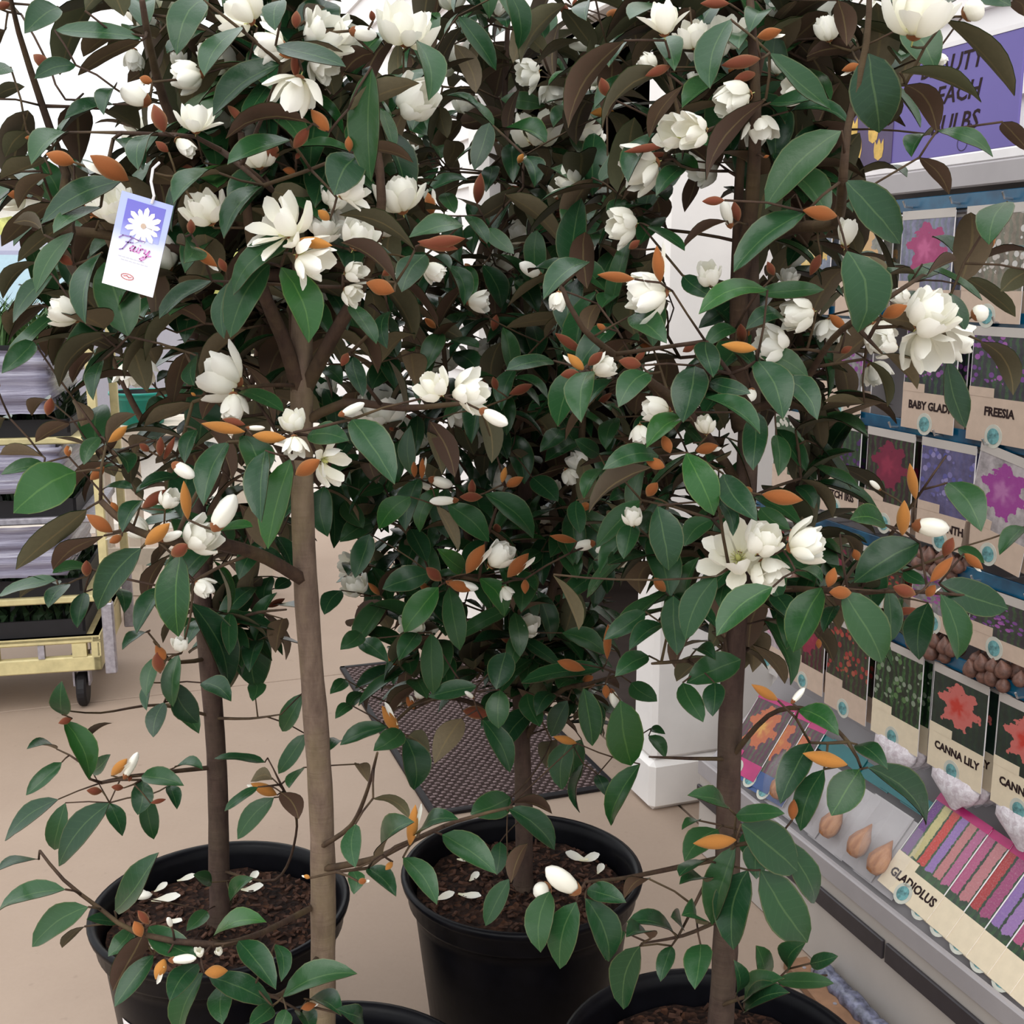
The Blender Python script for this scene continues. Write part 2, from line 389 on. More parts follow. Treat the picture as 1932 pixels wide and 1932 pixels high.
for nm, c, ss, z, w, h in goods:
    m = simple('box_' + nm.replace(' ', '_'), c + (1,), .5)
    t = thing('goods_box', '%s packaged box on the shop shelf seen through the doorway' % nm, 'box', B(ss, SHD - .04, z))
    mb = MB(); bquad(mb, ss - w / 2, ss + w / 2, SHD - .13, SHD + .05, z, z + h, .006); mb.build('carton', m, t, origin=t.location)
    mb = MB(); bquad(mb, ss - w * .36, ss + w * .36, SHD - .133, SHD - .131, z + h * .45, z + h * .8); mb.build('carton_label', M_CARDW, t, origin=t.location)

# doormat: base + rows of raised flecks
mc = [at_floor(797, 1545), at_floor(1217, 1483), at_floor(945, 1230), at_floor(652, 1262)]
ms = [p.dot(U) for p in mc]; md = [p.dot(Mv) for p in mc]
s0, s1 = sum(ms[:2]) / 2, sum(ms[2:]) / 2; d0, d1 = (md[0] + md[3]) / 2, WD - .06
dm = thing('doormat', 'dark brown ribbed doormat on the concrete before the doorway', 'doormat', B((s0 + s1) / 2, (d0 + d1) / 2, 0))
mb = MB(); bquad(mb, s0, s1, d0, d1, .0005, .012, .004); mb.build('mat_base', M_MAT, dm, origin=dm.location)
mb = MB(); rr = random.Random(3); a = s0 + .02; row = 0
while a < s1 - .02:
    b = d0 + .02 + (.012 if row % 2 else 0)
    while b < d1 - .02:
        p = B(a + rr.uniform(-.002, .002), b, .012); w = rr.uniform(.005, .0075)
        mb.add([p - U * .0045 - Mv * w, p + U * .0045 - Mv * w, p + U * .0045 + Mv * w, p - U * .0045 + Mv * w, p + UP * .003], [(0, 1, 4), (1, 2, 4), (2, 3, 4), (3, 0, 4)]); b += .024
    a += .0165; row += 1
tag(mb.build('mat_pile', M_TUFT, dm, origin=dm.location), None, None, kind='stuff')
mb = MB()
for q in ((s0, s0 + .02, d0, d1), (s1 - .02, s1, d0, d1), (s0, s1, d0, d0 + .02), (s0, s1, d1 - .02, d1)): bquad(mb, q[0], q[1], q[2], q[3], .0005, .014, .003)
mb.build('mat_edging', M_BLACK, dm, origin=dm.location)

# ================================================================ LEFT BACKGROUND
# nursery trolley
O = at_floor(172, 1342); TX = Vector((-.978, -.208, 0)); TY = Vector((-.208, .978, 0))
def zt(py): return at_y(150, py, O.y + .02).z
tr = thing('nursery_trolley', 'cream plant trolley wrapped in grey stretch film at the left edge', 'trolley', O)
def tbox(mb, x0, x1, y0, y1, z0, z1, bev=0): mb.box(O + TX * ((x0 + x1) / 2) + TY * ((y0 + y1) / 2) + UP * ((z0 + z1) / 2), (x1 - x0, y1 - y0, z1 - z0), TX, TY, UP, bev)
TWd, TDp, XR = 1.15, .55, -.075
zb0, zb1 = zt(1262), zt(1197)
fr = MB(); h = zb1 - zb0
tbox(fr, XR + .03, TWd, 0, .03, zb0, zb0 + h * .42, .004); tbox(fr, XR + .03, TWd, 0, .03, zb0 + h * .80, zb1, .004)
for a, b in ((XR + .03, XR + .04), (.0, .045), (.27, TWd)): tbox(fr, a, b, 0, .03, zb0 + h * .42, zb0 + h * .80)
tbox(fr, XR + .03, TWd, .52, .55, zb0, zb1, .004); tbox(fr, XR + .03, XR + .06, 0, .55, zb0, zb1, .004); tbox(fr, XR + .03, TWd, .0, .55, zb1 - .012, zb1)
base = fr.build('base_frame', M_PALLETCREAM, tr, origin=O)
mb = MB(); tbox(mb, .13, .15, -.001, .02, zb0 + h * .42, zb0 + h * .8); mb.build('latch', M_GALV, tr, origin=O)
for x in (.03, TWd - .08):
    for y in (.07, .46):
        cpos = O + TX * x + TY * y
        wm = MB(); wm.lathe([(.018, -.016), (.052, -.016), (.060, -.010), (.060, .010), (.052, .016), (.018, .016)], cpos + UP * .060, 24, TX, True, True)
        wo_ = wm.build('caster_wheel', M_BLACK, tr, origin=O)
        fm = MB(); fm.box(cpos + UP * ((zb0 + .12) / 2) + TX * .024, (.006, .05, max(.02, zb0 - .03)), TX, TY); fm.box(cpos + UP * ((zb0 + .12) / 2) - TX * .024, (.006, .05, max(.02, zb0 - .03)), TX, TY)
        fm.box(cpos + UP * (zb0 - .006), (.07, .07, .012), TX, TY); fm.build('caster_fork', M_GALV, tr, origin=O)
for x in (XR, TWd):
    for y in (.0, .53):
        mb = MB(); tbox(mb, x - .018, x + .018, y - .018, y + .018, zb0 - .01, zt(1135), .004); mb.build('corner_post', M_GALV, tr, origin=O)
        mb = MB(); tbox(mb, x - .014, x + .014, y - .014, y + .014, zt(1135), 1.32, .003); mb.build('post_extension', M_PALLETCREAM, tr, origin=O)
shelf_z = [zt(1127), zt(978), zt(829), zt(690)]
for z in shelf_z:
    mb = MB(); tbox(mb, XR + .02, TWd - .02, .0, .54, z - .012, z + .010, .004); mb.build('shelf', M_PALLETCREAM if z in (shelf_z[0], shelf_z[2]) else M_GALV, tr, origin=O)
rr = random.Random(5)
def film_band(y0, y1, outw, x0=XR):
    z0, z1 = zt(y1), zt(y0); m = MB(); nx, nz = 26, 16; vs = []
    pts = [(TWd, 0)] + [(TWd + (x0 - TWd) * i / nx, 0) for i in range(1, nx)] + [(x0, 0), (x0, .15), (x0, .35), (x0, .54)]
    for j in range(nz + 1):
        off = rr.uniform(-.006, .010)
        for (x, y) in pts:
            o2 = off + rr.uniform(-.002, .003)
            vs.append(O + TX * (x - (o2 if x == x0 else 0)) + TY * (y - outw - (o2 if y == 0 else 0)) + UP * (z0 + (z1 - z0) * j / nz + rr.uniform(-.002, .002)))
    n = len(pts); m.add(vs, [(j * n + i, j * n + i + 1, (j + 1) * n + i + 1, (j + 1) * n + i) for j in range(nz) for i in range(n - 1)])
    return m.build('stretch_film', M_FILM, tr, origin=O, smooth=True)
film_band(984, 1076, .03, .04); film_band(838, 922, .03, .035); film_band(658, 776, .03, .05)
# trays of seedlings on the shelves
def tray(z, hgt, xa, xb, mat, lab, blades=260, lw=.010):
    t = thing('seedling_tray', lab, 'plant tray', O + TX * ((xa + xb) / 2) + TY * .27 + UP * z)
    m = MB(); tbox(m, xa, xb, .02, .52, z + .001, z + .012)
    for q in ((xa, xb, .02, .03), (xa, xb, .51, .52), (xa, xa + .01, .02, .52), (xb - .01, xb, .02, .52)): tbox(m, q[0], q[1], q[2], q[3], z + .012, z + .055)
    m.build('tray', M_BLACK, t, origin=t.location)
    f = MB()
    for _ in range(blades):
        p = O + TX * rr.uniform(xa + .02, xb - .02) + TY * rr.uniform(.04, .5) + UP * (z + .012); a = rr.uniform(0, 6.28); L = hgt * rr.uniform(.5, 1)
        dv = Vector((math.cos(a), math.sin(a), 0)); sd = Vector((-dv.y, dv.x, 0)) * lw; m1 = p + UP * L * .6 + dv * L * .15; m2 = p + UP * L * .95 + dv * L * .55
        f.add([p - sd * .4, p + sd * .4, m1 + sd, m1 - sd, m2], [(0, 1, 2, 3), (3, 2, 4)])
    tag(f.build('seedling_leaves', mat, t, origin=t.location), None, None, kind='stuff')
tray(zb1, .10, 0, .52, M_SEEDD, 'black tray of dark seedlings on the lowest trolley deck')
tray(shelf_z[0] + .010, .12, 0, .52, M_SEEDD, 'black tray of dark seedlings between the lower film bands of the trolley')
tray(shelf_z[1] + .010, .14, 0, .52, M_SEEDD, 'black tray of dark seedlings between the upper film bands of the trolley')
tray(shelf_z[2] + .010, .16, 0, .52, M_SEEDD, 'black tray of leafy seedlings under the top film band of the trolley')
tray(shelf_z[3] + .010, .22, .05, .57, M_SEED, 'tray of bright grassy seedlings on top of the film wrapped trolley', 420, .006)

# potting bench with a teal bucket
bc = at_y(330, 800, 4.75)
pb = thing('potting_bench', 'pale wooden potting bench behind the trolley', 'bench', (bc.x, 4.85, 0))
M_BENCH = simple('pale_bench_timber', (.62, .54, .45, 1), .7, .3, 0, .1, 20)
for k in range(4):
    mb = MB(); mb.box((bc.x, 4.66 + k * .13, bc.z - .015), (.66, .122, .03), bev=.004); mb.build('bench_plank', M_BENCH, pb, origin=pb.location)
for sxx in (-.29, .29):
    for yy in (4.66, 5.05):
        mb = MB(); mb.box((bc.x + sxx, yy, (bc.z - .03) / 2), (.06, .06, bc.z - .03), bev=.004); mb.build('leg', M_BENCH, pb, origin=pb.location)
mb = MB(); mb.box((bc.x, 4.64, .28), (.62, .03, .07)); mb.build('stretcher', M_BENCH, pb, origin=pb.location)
bk = at_y(264, 738, 4.78)
tb = thing('teal_bucket', 'teal green plastic bucket on the pale bench beside the trolley', 'bucket', (bk.x, 4.78, bc.z + .001))
hb = max(.12, bk.z - bc.z)
mb = MB(); mb.lathe([(.088, 0), (.118, hb), (.126, hb), (.126, hb - .012), (.121, hb - .012), (.113, hb - .03)], (bk.x, 4.78, bc.z + .001), 36, cap0=True)
mb.build('bucket_wall', M_TEAL, tb, origin=tb.location, smooth=True)
mb = MB(); mb.lathe([(.113, hb - .002), (.10, hb - .06), (.084, .01)], (bk.x, 4.78, bc.z + .001), 36, cap1=True); mb.build('bucket_inside', M_BLACK, tb, origin=tb.location, smooth=True)
mb = MB(); mb.tube([(bk.x + .125 * math.cos(a), 4.78 - .05 * math.sin(a), bc.z + hb - .01 + .0 - .03 * math.sin(a)) for a in [math.pi * k / 14 for k in range(15)]], .003); mb.build('bucket_handle', M_GALV, tb, origin=tb.location)

# parked car at the far left
def car(loc, lab):
    t = thing('parked_car', lab, 'car', loc); L = Vector(loc)
    M_CAR = simple('lilac_grey_paint', (.23, .23, .32, 1), .22, .6, .3, .03); M_GL = simple('blue_tint_glass', (.25, .36, .42, 1), .08, .7, 0, .05); M_LAMP = simple('headlamp_lens', (.75, .78, .8, 1), .1, .8); M_TYRE = M_BLACK
    # body side profile (y, z) from nose to tail
    lo = [(-2.2, .42), (-2.25, .62), (-2.18, .86), (-1.2, 1.02), (1.9, 1.06), (2.2, .95), (2.25, .5), (2.1, .32), (-2.05, .32)]
    ca = [(-1.25, 1.0), (-.55, 1.60), (-.2, 1.72), (1.5, 1.72), (1.95, 1.55), (2.1, 1.04)]
    def extr(prof, hw, taper):
        m = MB(); n = len(prof); vs = []
        for sg, k in ((-1, .93), (-1, 1), (1, 1), (1, .93)):
            for (y, z) in prof: vs.append(L + Vector((sg * (hw if k == 1 else hw + .03) * (1 - taper * max(0, z - 1.0)), y * (k if k < 1 else 1), z if k == 1 else .35 + (z - .35) * .97)))
        for a in range(3): m.add(vs, [(a * n + i, a * n + (i + 1) % n, (a + 1) * n + (i + 1) % n, (a + 1) * n + i) for i in range(n)]) if a == 1 else None
        m.add(vs, [tuple(range(n, 2 * n))[::-1], tuple(range(2 * n, 3 * n))]); return m
    extr(lo, .88, 0).build('body', M_CAR, t, origin=L); extr(ca, .82, .18).build('cabin', M_CAR, t, origin=L)
    def pane(q, nm='window'):
        m = MB(); m.add([L + Vector(p) for p in q], [(0, 1, 2, 3)]); m.build(nm, M_GL, t, origin=L)
    pane([(-.74, -1.17, 1.075), (.74, -1.17, 1.075), (.66, -.60, 1.57), (-.66, -.60, 1.57)], 'windscreen')
    for sg in (-1, 1):
        x = .815; pane([(sg * x, -1.0, 1.08), (sg * x, .3, 1.08), (sg * .735, .3, 1.6), (sg * .735, -.5, 1.6)], 'side_window'); pane([(sg * x, .4, 1.08), (sg * x, 1.7, 1.08), (sg * .735, 1.45, 1.6), (sg * .735, .4, 1.6)], 'side_window')
        m = MB(); m.box(L + Vector((sg * .62, -2.2, .76)), (.36, .1, .14), bev=.03); m.build('headlamp', M_LAMP, t, origin=L)
        m = MB(); m.box(L + Vector((sg * .98, -.75, 1.08)), (.16, .1, .12), bev=.03); m.build('wing_mirror', M_CAR, t, origin=L)
        for yy in (-1.4, 1.4):
            m = MB(); m.lathe([(.2, -.1), (.31, -.11), (.335, -.07), (.335, .07), (.31, .11), (.2, .1)], L + Vector((sg * .82, yy, .335)), 28, (1, 0, 0), True, True); w = m.build('wheel', M_TYRE, t, origin=L)
            m = MB(); m.lathe([(.19, 0), (.16, .02), (.05, .03)], L + Vector((sg * .92, yy, .335)), 20, (sg, 0, 0), False, True); m.build('wheel_hub', M_GALV, w).location = -L + Vector((0, 0, 0)) if False else (0, 0, 0)
            w.children[0].data.transform(Matrix.Translation(-L))
    m = MB(); m.box(L + Vector((0, -2.24, .62)), (.8, .04, .16), bev=.015); m.build('grille', M_BLACK, t, origin=L)
    m = MB(); m.box(L + Vector((0, -2.24, .42)), (1.76, .1, .18), bev=.04); m.build('bumper', M_CAR, t, origin=L)
    return t
car((-3.75, 8.9, -.0), 'lilac grey car with pale windscreen parked behind the trolley')
# hedge and long shed on the horizon
rr = random.Random(11); hg = thing('roadside_hedge', 'dry yellow green hedge beyond the car park', 'hedge', (-10, 23, 0)); mb = MB()
nx, nz = 60, 8; vs = []
for j in range(nz + 1):
    for i in range(nx + 1):
        a = math.pi * j / nz; vs.append((-22 + 20 * i / nx + rr.uniform(-.1, .1), 23 - 1.0 * math.cos(a) + rr.uniform(-.2, .2), max(-.02, 2.5 * math.sin(a) ** .6 + rr.uniform(-.2, .2))))
mb.add(vs, [(j * (nx + 1) + i, j * (nx + 1) + i + 1, (j + 1) * (nx + 1) + i + 1, (j + 1) * (nx + 1) + i) for j in range(nz) for i in range(nx)])
mb.build('foliage', simple('dry_hedge', (.34, .34, .12, 1), .9, .1, 0, .5, 3), hg, origin=hg.location)
sd = thing('long_shed', 'pale long shed with grey roof behind the hedge', 'building', (-11, 30, 0))
mb = MB(); mb.box((-11, 30, 1.6), (20, 5, 3.2)); mb.build('wall', M_WHITE, sd, origin=sd.location)
mb = MB(); mb.add([(-21.2, 27.2, 3.2), (-.8, 27.2, 3.2), (-.8, 30, 4.2), (-21.2, 30, 4.2), (-21.2, 32.8, 3.2), (-.8, 32.8, 3.2)], [(0, 1, 2, 3), (3, 2, 5, 4), (0, 3, 4), (1, 5, 2)]); mb.build('roof', M_GALV, sd, origin=sd.location)
for k in range(6):
    mb = MB(); mb.box((-19 + k * 3.2, 27.48, 1.9), (1.4, .05, .9)); mb.build('window', M_GREYBD, sd, origin=sd.location)
# ================================================================ BULB DISPLAY STAND
SA, SB = .9, 2.36
ds = thing('bulb_display_stand', 'grey stepped display stand full of flower bulb packets along the white wall', 'display stand', B((SA + SB) / 2, 1.43, 0)); DO = Vector(ds.location)
def dpart(name, mat, *boxes, bev=.003):
    m = MB()
    for q in boxes: bquad(m, *q, bev)
    return m.build(name, mat, ds, origin=DO)
dpart('plinth', M_GREYLT, (SA, SB, 1.325, 1.336, .0, .215), (SB - .012, SB, 1.336, 1.62, 0, .215))
dpart('plinth_strip', M_STRIP, (SA, 1.62, 1.317, 1.325, .140, .180), bev=.002)
dpart('plinth_strip', M_STRIP, (1.628, SB, 1.317, 1.325, .140, .180), bev=.002)
dpart('tray_lip', M_GREYBD, (SA, SB, 1.318, 1.332, .207, .250))
def slab(name, mat, a, b, th):            # a board between two (d, z) lines
    m = MB(); (da, za), (db, zb) = a, b; nrm = Vector((zb - za, -(db - da))).normalized() * th
    q = [(SA, da, za), (SB, da, za), (SB, db, zb), (SA, db, zb)]
    vs = [B(*p) for p in q] + [B(p[0], p[1] + nrm[0], p[2] + nrm[1]) for p in q]
    m.add(vs, [(0, 1, 2, 3), (7, 6, 5, 4), (0, 4, 5, 1), (1, 5, 6, 2), (2, 6, 7, 3), (3, 7, 4, 0)]); m.build(name, mat, ds, origin=DO)
slab('tray_board', M_GREYBD, (1.334, .222), (1.535, .43), .01)
slab('back_board', M_GREYBD, (1.535, .43), (1.585, 1.62), .012)
dpart('header_ledge', M_GREYLT, (SA, SB, 1.455, 1.60, 1.590, 1.606))
dpart('header_edge', M_GREYBD, (SA, SB, 1.447, 1.455, 1.566, 1.606)); dpart('header_channel', M_CARDW, (SA, SB, 1.452, 1.462, 1.606, 1.626))
RZ = [1.535, 1.33, 1.12, .875, .70]
for z in RZ:
    dpart('price_rail', M_BLUE, (SA, SB, 1.452, 1.458, z - .004, z + .022), bev=.001)
    dpart('rail_wire', M_CHROME, (SA, SB, 1.459, 1.464, z - .010, z - .005), bev=.001)
    for k in range(12):
        ss = SA + .06 + k * .128
        m = MB(); m.tube([B(ss, 1.575, z + .004), B(ss, 1.47, z + .004), B(ss, 1.435, z + .006), B(ss, 1.430, z + .016)], .0022, 5); m.build('peg_hook', M_CHROME, ds, origin=DO)

# purple header sign
SS0, SS1, SZ0, SZ1 = 1.605, 2.145, 1.626, 1.812
sg = thing('purple_header_sign', 'purple header sign lettered in black standing on top of the bulb display', 'sign', B((SS0 + SS1) / 2, 1.457, SZ0)); G0 = Vector(sg.location)
m = MB(); bquad(m, SS0, SS1, 1.454, 1.459, SZ0, SZ1, .001); m.build('sign_board', M_PURPLE, sg, origin=G0)
m = MB(); bquad(m, 1.93, SS1, 1.4525, 1.454, SZ0 + .002, SZ1 - .002); m.build('sign_picture', M_PURPLED, sg, origin=G0)
m = MB(); bquad(m, SS0 - .004, SS1 + .002, 1.453, 1.460, SZ1, SZ1 + .008); m.build('sign_cap', M_CARDW, sg, origin=G0)
_tx = {}
def text_mesh(txt, h, shear=0.0, bold=0.0, align='CENTER'):
    key = (txt, h, shear, bold, align)
    if key in _tx: return _tx[key]
    cu = bpy.data.curves.new('lettering', 'FONT'); cu.body = txt; cu.size = h / .70; cu.shear = shear; cu.offset = bold; cu.align_x = align; cu.extrude = .0002; cu.resolution_u = 2
    o = bpy.data.objects.new('lettering_tmp', cu); COL.objects.link(o); bpy.context.view_layer.update()
    me = bpy.data.meshes.new_from_object(o.evaluated_get(bpy.context.evaluated_depsgraph_get())); bpy.data.objects.remove(o); bpy.data.curves.remove(cu)
    _tx[key] = me; return me
def frame(o, X, Y, Z): return Matrix(((X.x, Y.x, Z.x, o.x), (X.y, Y.y, Z.y, o.y), (X.z, Y.z, Z.z, o.z), (0, 0, 0, 1)))
for txt, z in (('BEAUTY', 1.768), ('IN EACH', 1.717), ('BULBS', 1.666)):
    link('sign_lettering', text_mesh(txt, .031, .22, .0006, 'RIGHT'), M_INK, sg, frame(B(1.700, 1.4535, z) - G0, -U, UP, -Mv))
m = MB()
for k in range(24):
    a0, a1 = 2 * math.pi * k / 24, 2 * math.pi * (k + 1) / 24; c = B(1.735, 1.4532, 1.643)
    q = [c + (-U * math.cos(a) + UP * math.sin(a)) * r for a, r in ((a0, .012), (a1, .012), (a1, .0132), (a0, .0132))]; m.add(q, [(0, 1, 2, 3)])
m.build('sign_emblem', M_INK, sg, origin=G0)
M_TUL = simple('printed_tulip', (.62, .40, .10, 1), .5, .3, 0, .25, 60)
for x, z, h in ((1.955, 1.72, .05), (1.99, 1.69, .042), (2.02, 1.735, .045), (2.06, 1.70, .05), (1.97, 1.655, .04), (2.04, 1.66, .04), (2.09, 1.74, .04)):
    m = MB(); c = B(x, 1.4520, z)
    q = [c + (-U * px + UP * py) * h for px, py in ((0, -.5), (.3, -.35), (.38, 0), (.34, .5), (.16, .25), (0, .55), (-.16, .25), (-.34, .5), (-.38, 0), (-.3, -.35))]; m.add(q, [tuple(range(10))]); m.build('printed_tulip', M_TUL, sg, origin=G0)

# ---------------------------------------------------------------- packets
def pic(name, mode, cols, bgc=(.02, .05, .03, 1), green=(.05, .16, .04, 1)):
    t = NT('print_' + name, .3, .5); uv = t.coord('UV'); s = t.n('ShaderNodeSeparateXYZ'); t.l(uv, s.inputs[0]); u, v = s.outputs['X'], s.outputs['Y']
    nz = t.noise(uv, 6, 4); fine = t.noise(uv, 24, 3)
    stems = t.math('GREATER_THAN', t.math('SINE', t.math('ADD', t.math('MULTIPLY', u, 55), t.math('MULTIPLY', nz, 9))), .2)
    c = t.mix(t.math('MULTIPLY', stems, .55), bgc, green); c = t.mix(t.ramp(t.noise(uv, 3.5, 5, .65), [(.4, (0, 0, 0, 1)), (.65, (1, 1, 1, 1))]), c, tuple(x * .45 for x in bgc[:3]) + (1,))
    if mode == 'spikes':
        n = len(cols); st = []
        for i, cc in enumerate(cols): st.append((i / n, cc))
        col = t.ramp(t.math('FRACT', t.math('ADD', u, t.math('MULTIPLY', t.math('SUBTRACT', nz, .5), .08))), st if n > 1 else [(0, cols[0]), (1, cols[0])], 'CONSTANT')
        col = t.mix(t.math('MULTIPLY', t.ramp(t.noise(uv, 38, 4, .7), [(.5, (0, 0, 0, 1)), (.75, (1, 1, 1, 1))]), .3), col, (.8, .7, .68, 1)); col = t.mix(t.math('MULTIPLY', fine, .35), col, (.10, .03, .05, 1))
        edge = t.math('LESS_THAN', t.math('ABSOLUTE', t.math('SUBTRACT', t.math('FRACT', t.math('MULTIPLY', u, n)), .5)), t.math('ADD', .24, t.math('MULTIPLY', fine, .34)))
        mask = t.math('MULTIPLY', edge, t.math('GREATER_THAN', t.math('ADD', v, t.math('MULTIPLY', nz, .3)), .28))
        c = t.mix(mask, c, col)
    elif mode == 'bloom':
        du = t.math('SUBTRACT', u, .5); dv = t.math('SUBTRACT', v, .58); r = t.math('SQRT', t.math('ADD', t.math('MULTIPLY', du, du), t.math('MULTIPLY', dv, dv)))
        ang = t.math('ARCTAN2', dv, du); pet = t.math('MULTIPLY', t.math('SINE', t.math('MULTIPLY', ang, 6)), .045)
        rr_ = t.math('ADD', r, t.math('ADD', pet, t.math('MULTIPLY', t.math('SUBTRACT', nz, .5), .46)))
        col = t.ramp(rr_, [(.05, cols[-1]), (.2, cols[0]), (.34, cols[0])]); col = t.mix(t.math('MULTIPLY', fine, .35), col, cols[-1])
        c = t.mix(t.math('LESS_THAN', rr_, .33), c, col)
    else:
        vo = t.n('ShaderNodeTexVoronoi'); vo.inputs['Scale'].default_value = 9; t.l(uv, vo.inputs['Vector'])
        col = t.ramp(vo.outputs['Color'], [(.2, cols[0]), (.8, cols[-1])])
        mask = t.math('MULTIPLY', t.math('LESS_THAN', vo.outputs['Distance'], .42), t.math('GREATER_THAN', t.math('ADD', v, t.math('MULTIPLY', nz, .5)), .5))
        c = t.mix(mask, c, col)
    hs_ = t.n('ShaderNodeHueSaturation'); hs_.inputs['Value'].default_value = .72; t.l(c, hs_.inputs['Color']); t.base(hs_.outputs[0]); return t.mat
PIC = {
 'narcissus': pic('narcissus', 'bloom', [(.75, .45, .08, 1), (.85, .75, .4, 1)], (.26, .29, .40, 1), (.2, .26, .3, 1)),
 'ranunculus': pic('ranunculus', 'bloom', [(.70, .40, .20, 1), (.75, .55, .15, 1)], (.38, .36, .32, 1), (.3, .32, .24, 1)),
 'anemone': pic('anemone', 'bloom', [(.36, .01, .13, 1), (.60, .10, .28, 1)], (.26, .25, .40, 1), (.15, .22, .16, 1)),
 'snowdrop': pic('snowdrop', 'meadow', [(.7, .68, .66, 1), (.62, .55, .5, 1)], (.30, .24, .18, 1), (.13, .18, .12, 1)),
 'crocus': pic('crocus', 'meadow', [(.25, .05, .30, 1), (.42, .10, .38, 1)], (.36, .32, .36, 1), (.22, .26, .2, 1)),
 'dark tulip': pic('dark_tulip', 'bloom', [(.20, .012, .05, 1), (.34, .03, .08, 1)], (.05, .02, .03, 1)),
 'baby gladiolus': pic('baby_glad', 'meadow', [(.16, .06, .24, 1), (.32, .10, .36, 1)], (.03, .03, .05, 1)),
 'freesia': pic('freesia', 'meadow', [(.16, .05, .28, 1), (.40, .12, .44, 1)], (.05, .045, .06, 1)),
 'dutch iris': pic('dutch_iris', 'meadow', [(.055, .015, .12, 1), (.13, .04, .20, 1)], (.03, .05, .035, 1)),
 'hyacinth': pic('hyacinth', 'meadow', [(.10, .10, .38, 1), (.34, .30, .58, 1)], (.16, .14, .30, 1), (.12, .12, .30, 1)),
 'stock': pic('stock', 'bloom', [(.36, .03, .32, 1), (.55, .20, .48, 1)], (.60, .54, .56, 1), (.52, .46, .48, 1)),
 'white narcissus': pic('white_narc', 'meadow', [(.7, .68, .6, 1), (.6, .58, .5, 1)], (.04, .09, .04, 1)),
 'pink tulip': pic('pink_tulip', 'bloom', [(.66, .28, .46, 1), (.85, .78, .80, 1)], (.66, .54, .60, 1), (.45, .42, .4, 1)),
 'crimson tulip': pic('crimson_tulip', 'bloom', [(.26, .01, .05, 1), (.5, .05, .1, 1)], (.09, .01, .03, 1)),
 'red lily': pic('red_lily', 'meadow', [(.34, .02, .03, 1), (.45, .10, .06, 1)], (.05, .03, .03, 1)),
 'tuberose': pic('tuberose', 'meadow', [(.30, .36, .28, 1), (.10, .22, .07, 1)], (.012, .03, .02, 1), (.06, .22, .05, 1)),
 'canna': pic('canna', 'bloom', [(.72, .20, .18, 1), (.66, .045, .03, 1)], (.012, .035, .03, 1), (.02, .07, .03, 1)),
 'gladiolus': pic('gladiolus', 'spikes', [(.14, .02, .24, 1), (.70, .62, .26, 1), (.70, .05, .03, 1), (.36, .20, .56, 1), (.66, .24, .24, 1), (.56, .14, .32, 1)], (.05, .10, .04, 1)),
 'gladiolus pink': pic('glad_pink', 'spikes', [(.5, .1, .3, 1), (.62, .2, .2, 1), (.3, .16, .5, 1), (.55, .1, .25, 1), (.62, .22, .24, 1)], (.03, .06, .03, 1)),
 'gladiolus red': pic('glad_red', 'spikes', [(.6, .2, .2, 1), (.55, .3, .1, 1), (.3, .16, .5, 1), (.5, .03, .03, 1), (.42, .06, .2, 1)], (.03, .06, .03, 1)),
 'gladiolus lilac': pic('glad_lilac', 'spikes', [(.5, .15, .35, 1), (.6, .55, .5, 1), (.6, .2, .2, 1), (.32, .18, .52, 1), (.40, .22, .55, 1)], (.03, .06, .03, 1)),
 'orange lily': pic('orange_lily', 'bloom', [(.50, .07, .02, 1), (.72, .35, .05, 1)], (.12, .012, .05, 1)),
}
def slab_mesh(name, x0, x1, y0, y1, z0, z1):
    m = MB(); m.box(((x0 + x1) / 2, (y0 + y1) / 2, (z0 + z1) / 2), (x1 - x0, y1 - y0, z1 - z0)); me = m.mesh(name)
    uvl = me.uv_layers.new(name='UVMap')
    for lp in me.loops:
        c = me.vertices[lp.vertex_index].co; uvl.data[lp.index].uv = ((c.x - x0) / (x1 - x0), (c.y - y0) / (y1 - y0))
    return me
_cache = {}
def cached(key, fn):
    if key not in _cache: _cache[key] = fn()
    return _cache[key]
def bulb_mesh(seed, r=.02, h=.05, mat=None):
    m = MB(); m.lathe([(.001, -.0), (r * .55, h * .03), (r * .95, h * .22), (r, h * .38), (r * .8, h * .6), (r * .4, h * .8), (r * .14, h * .95), (.001, h)], n=10, lump=.05, rnd=random.Random(seed)); me = m.mesh('bulb', True); me.materials.append(mat or M_BULB); return me
BULBS = [bulb_mesh(1, .013, .030, M_BULBD), bulb_mesh(2, .016, .036, M_BULBD), bulb_mesh(3, .03, .085)]
ORD = ['front', 'second', 'third', 'fourth', 'fifth', 'sixth']
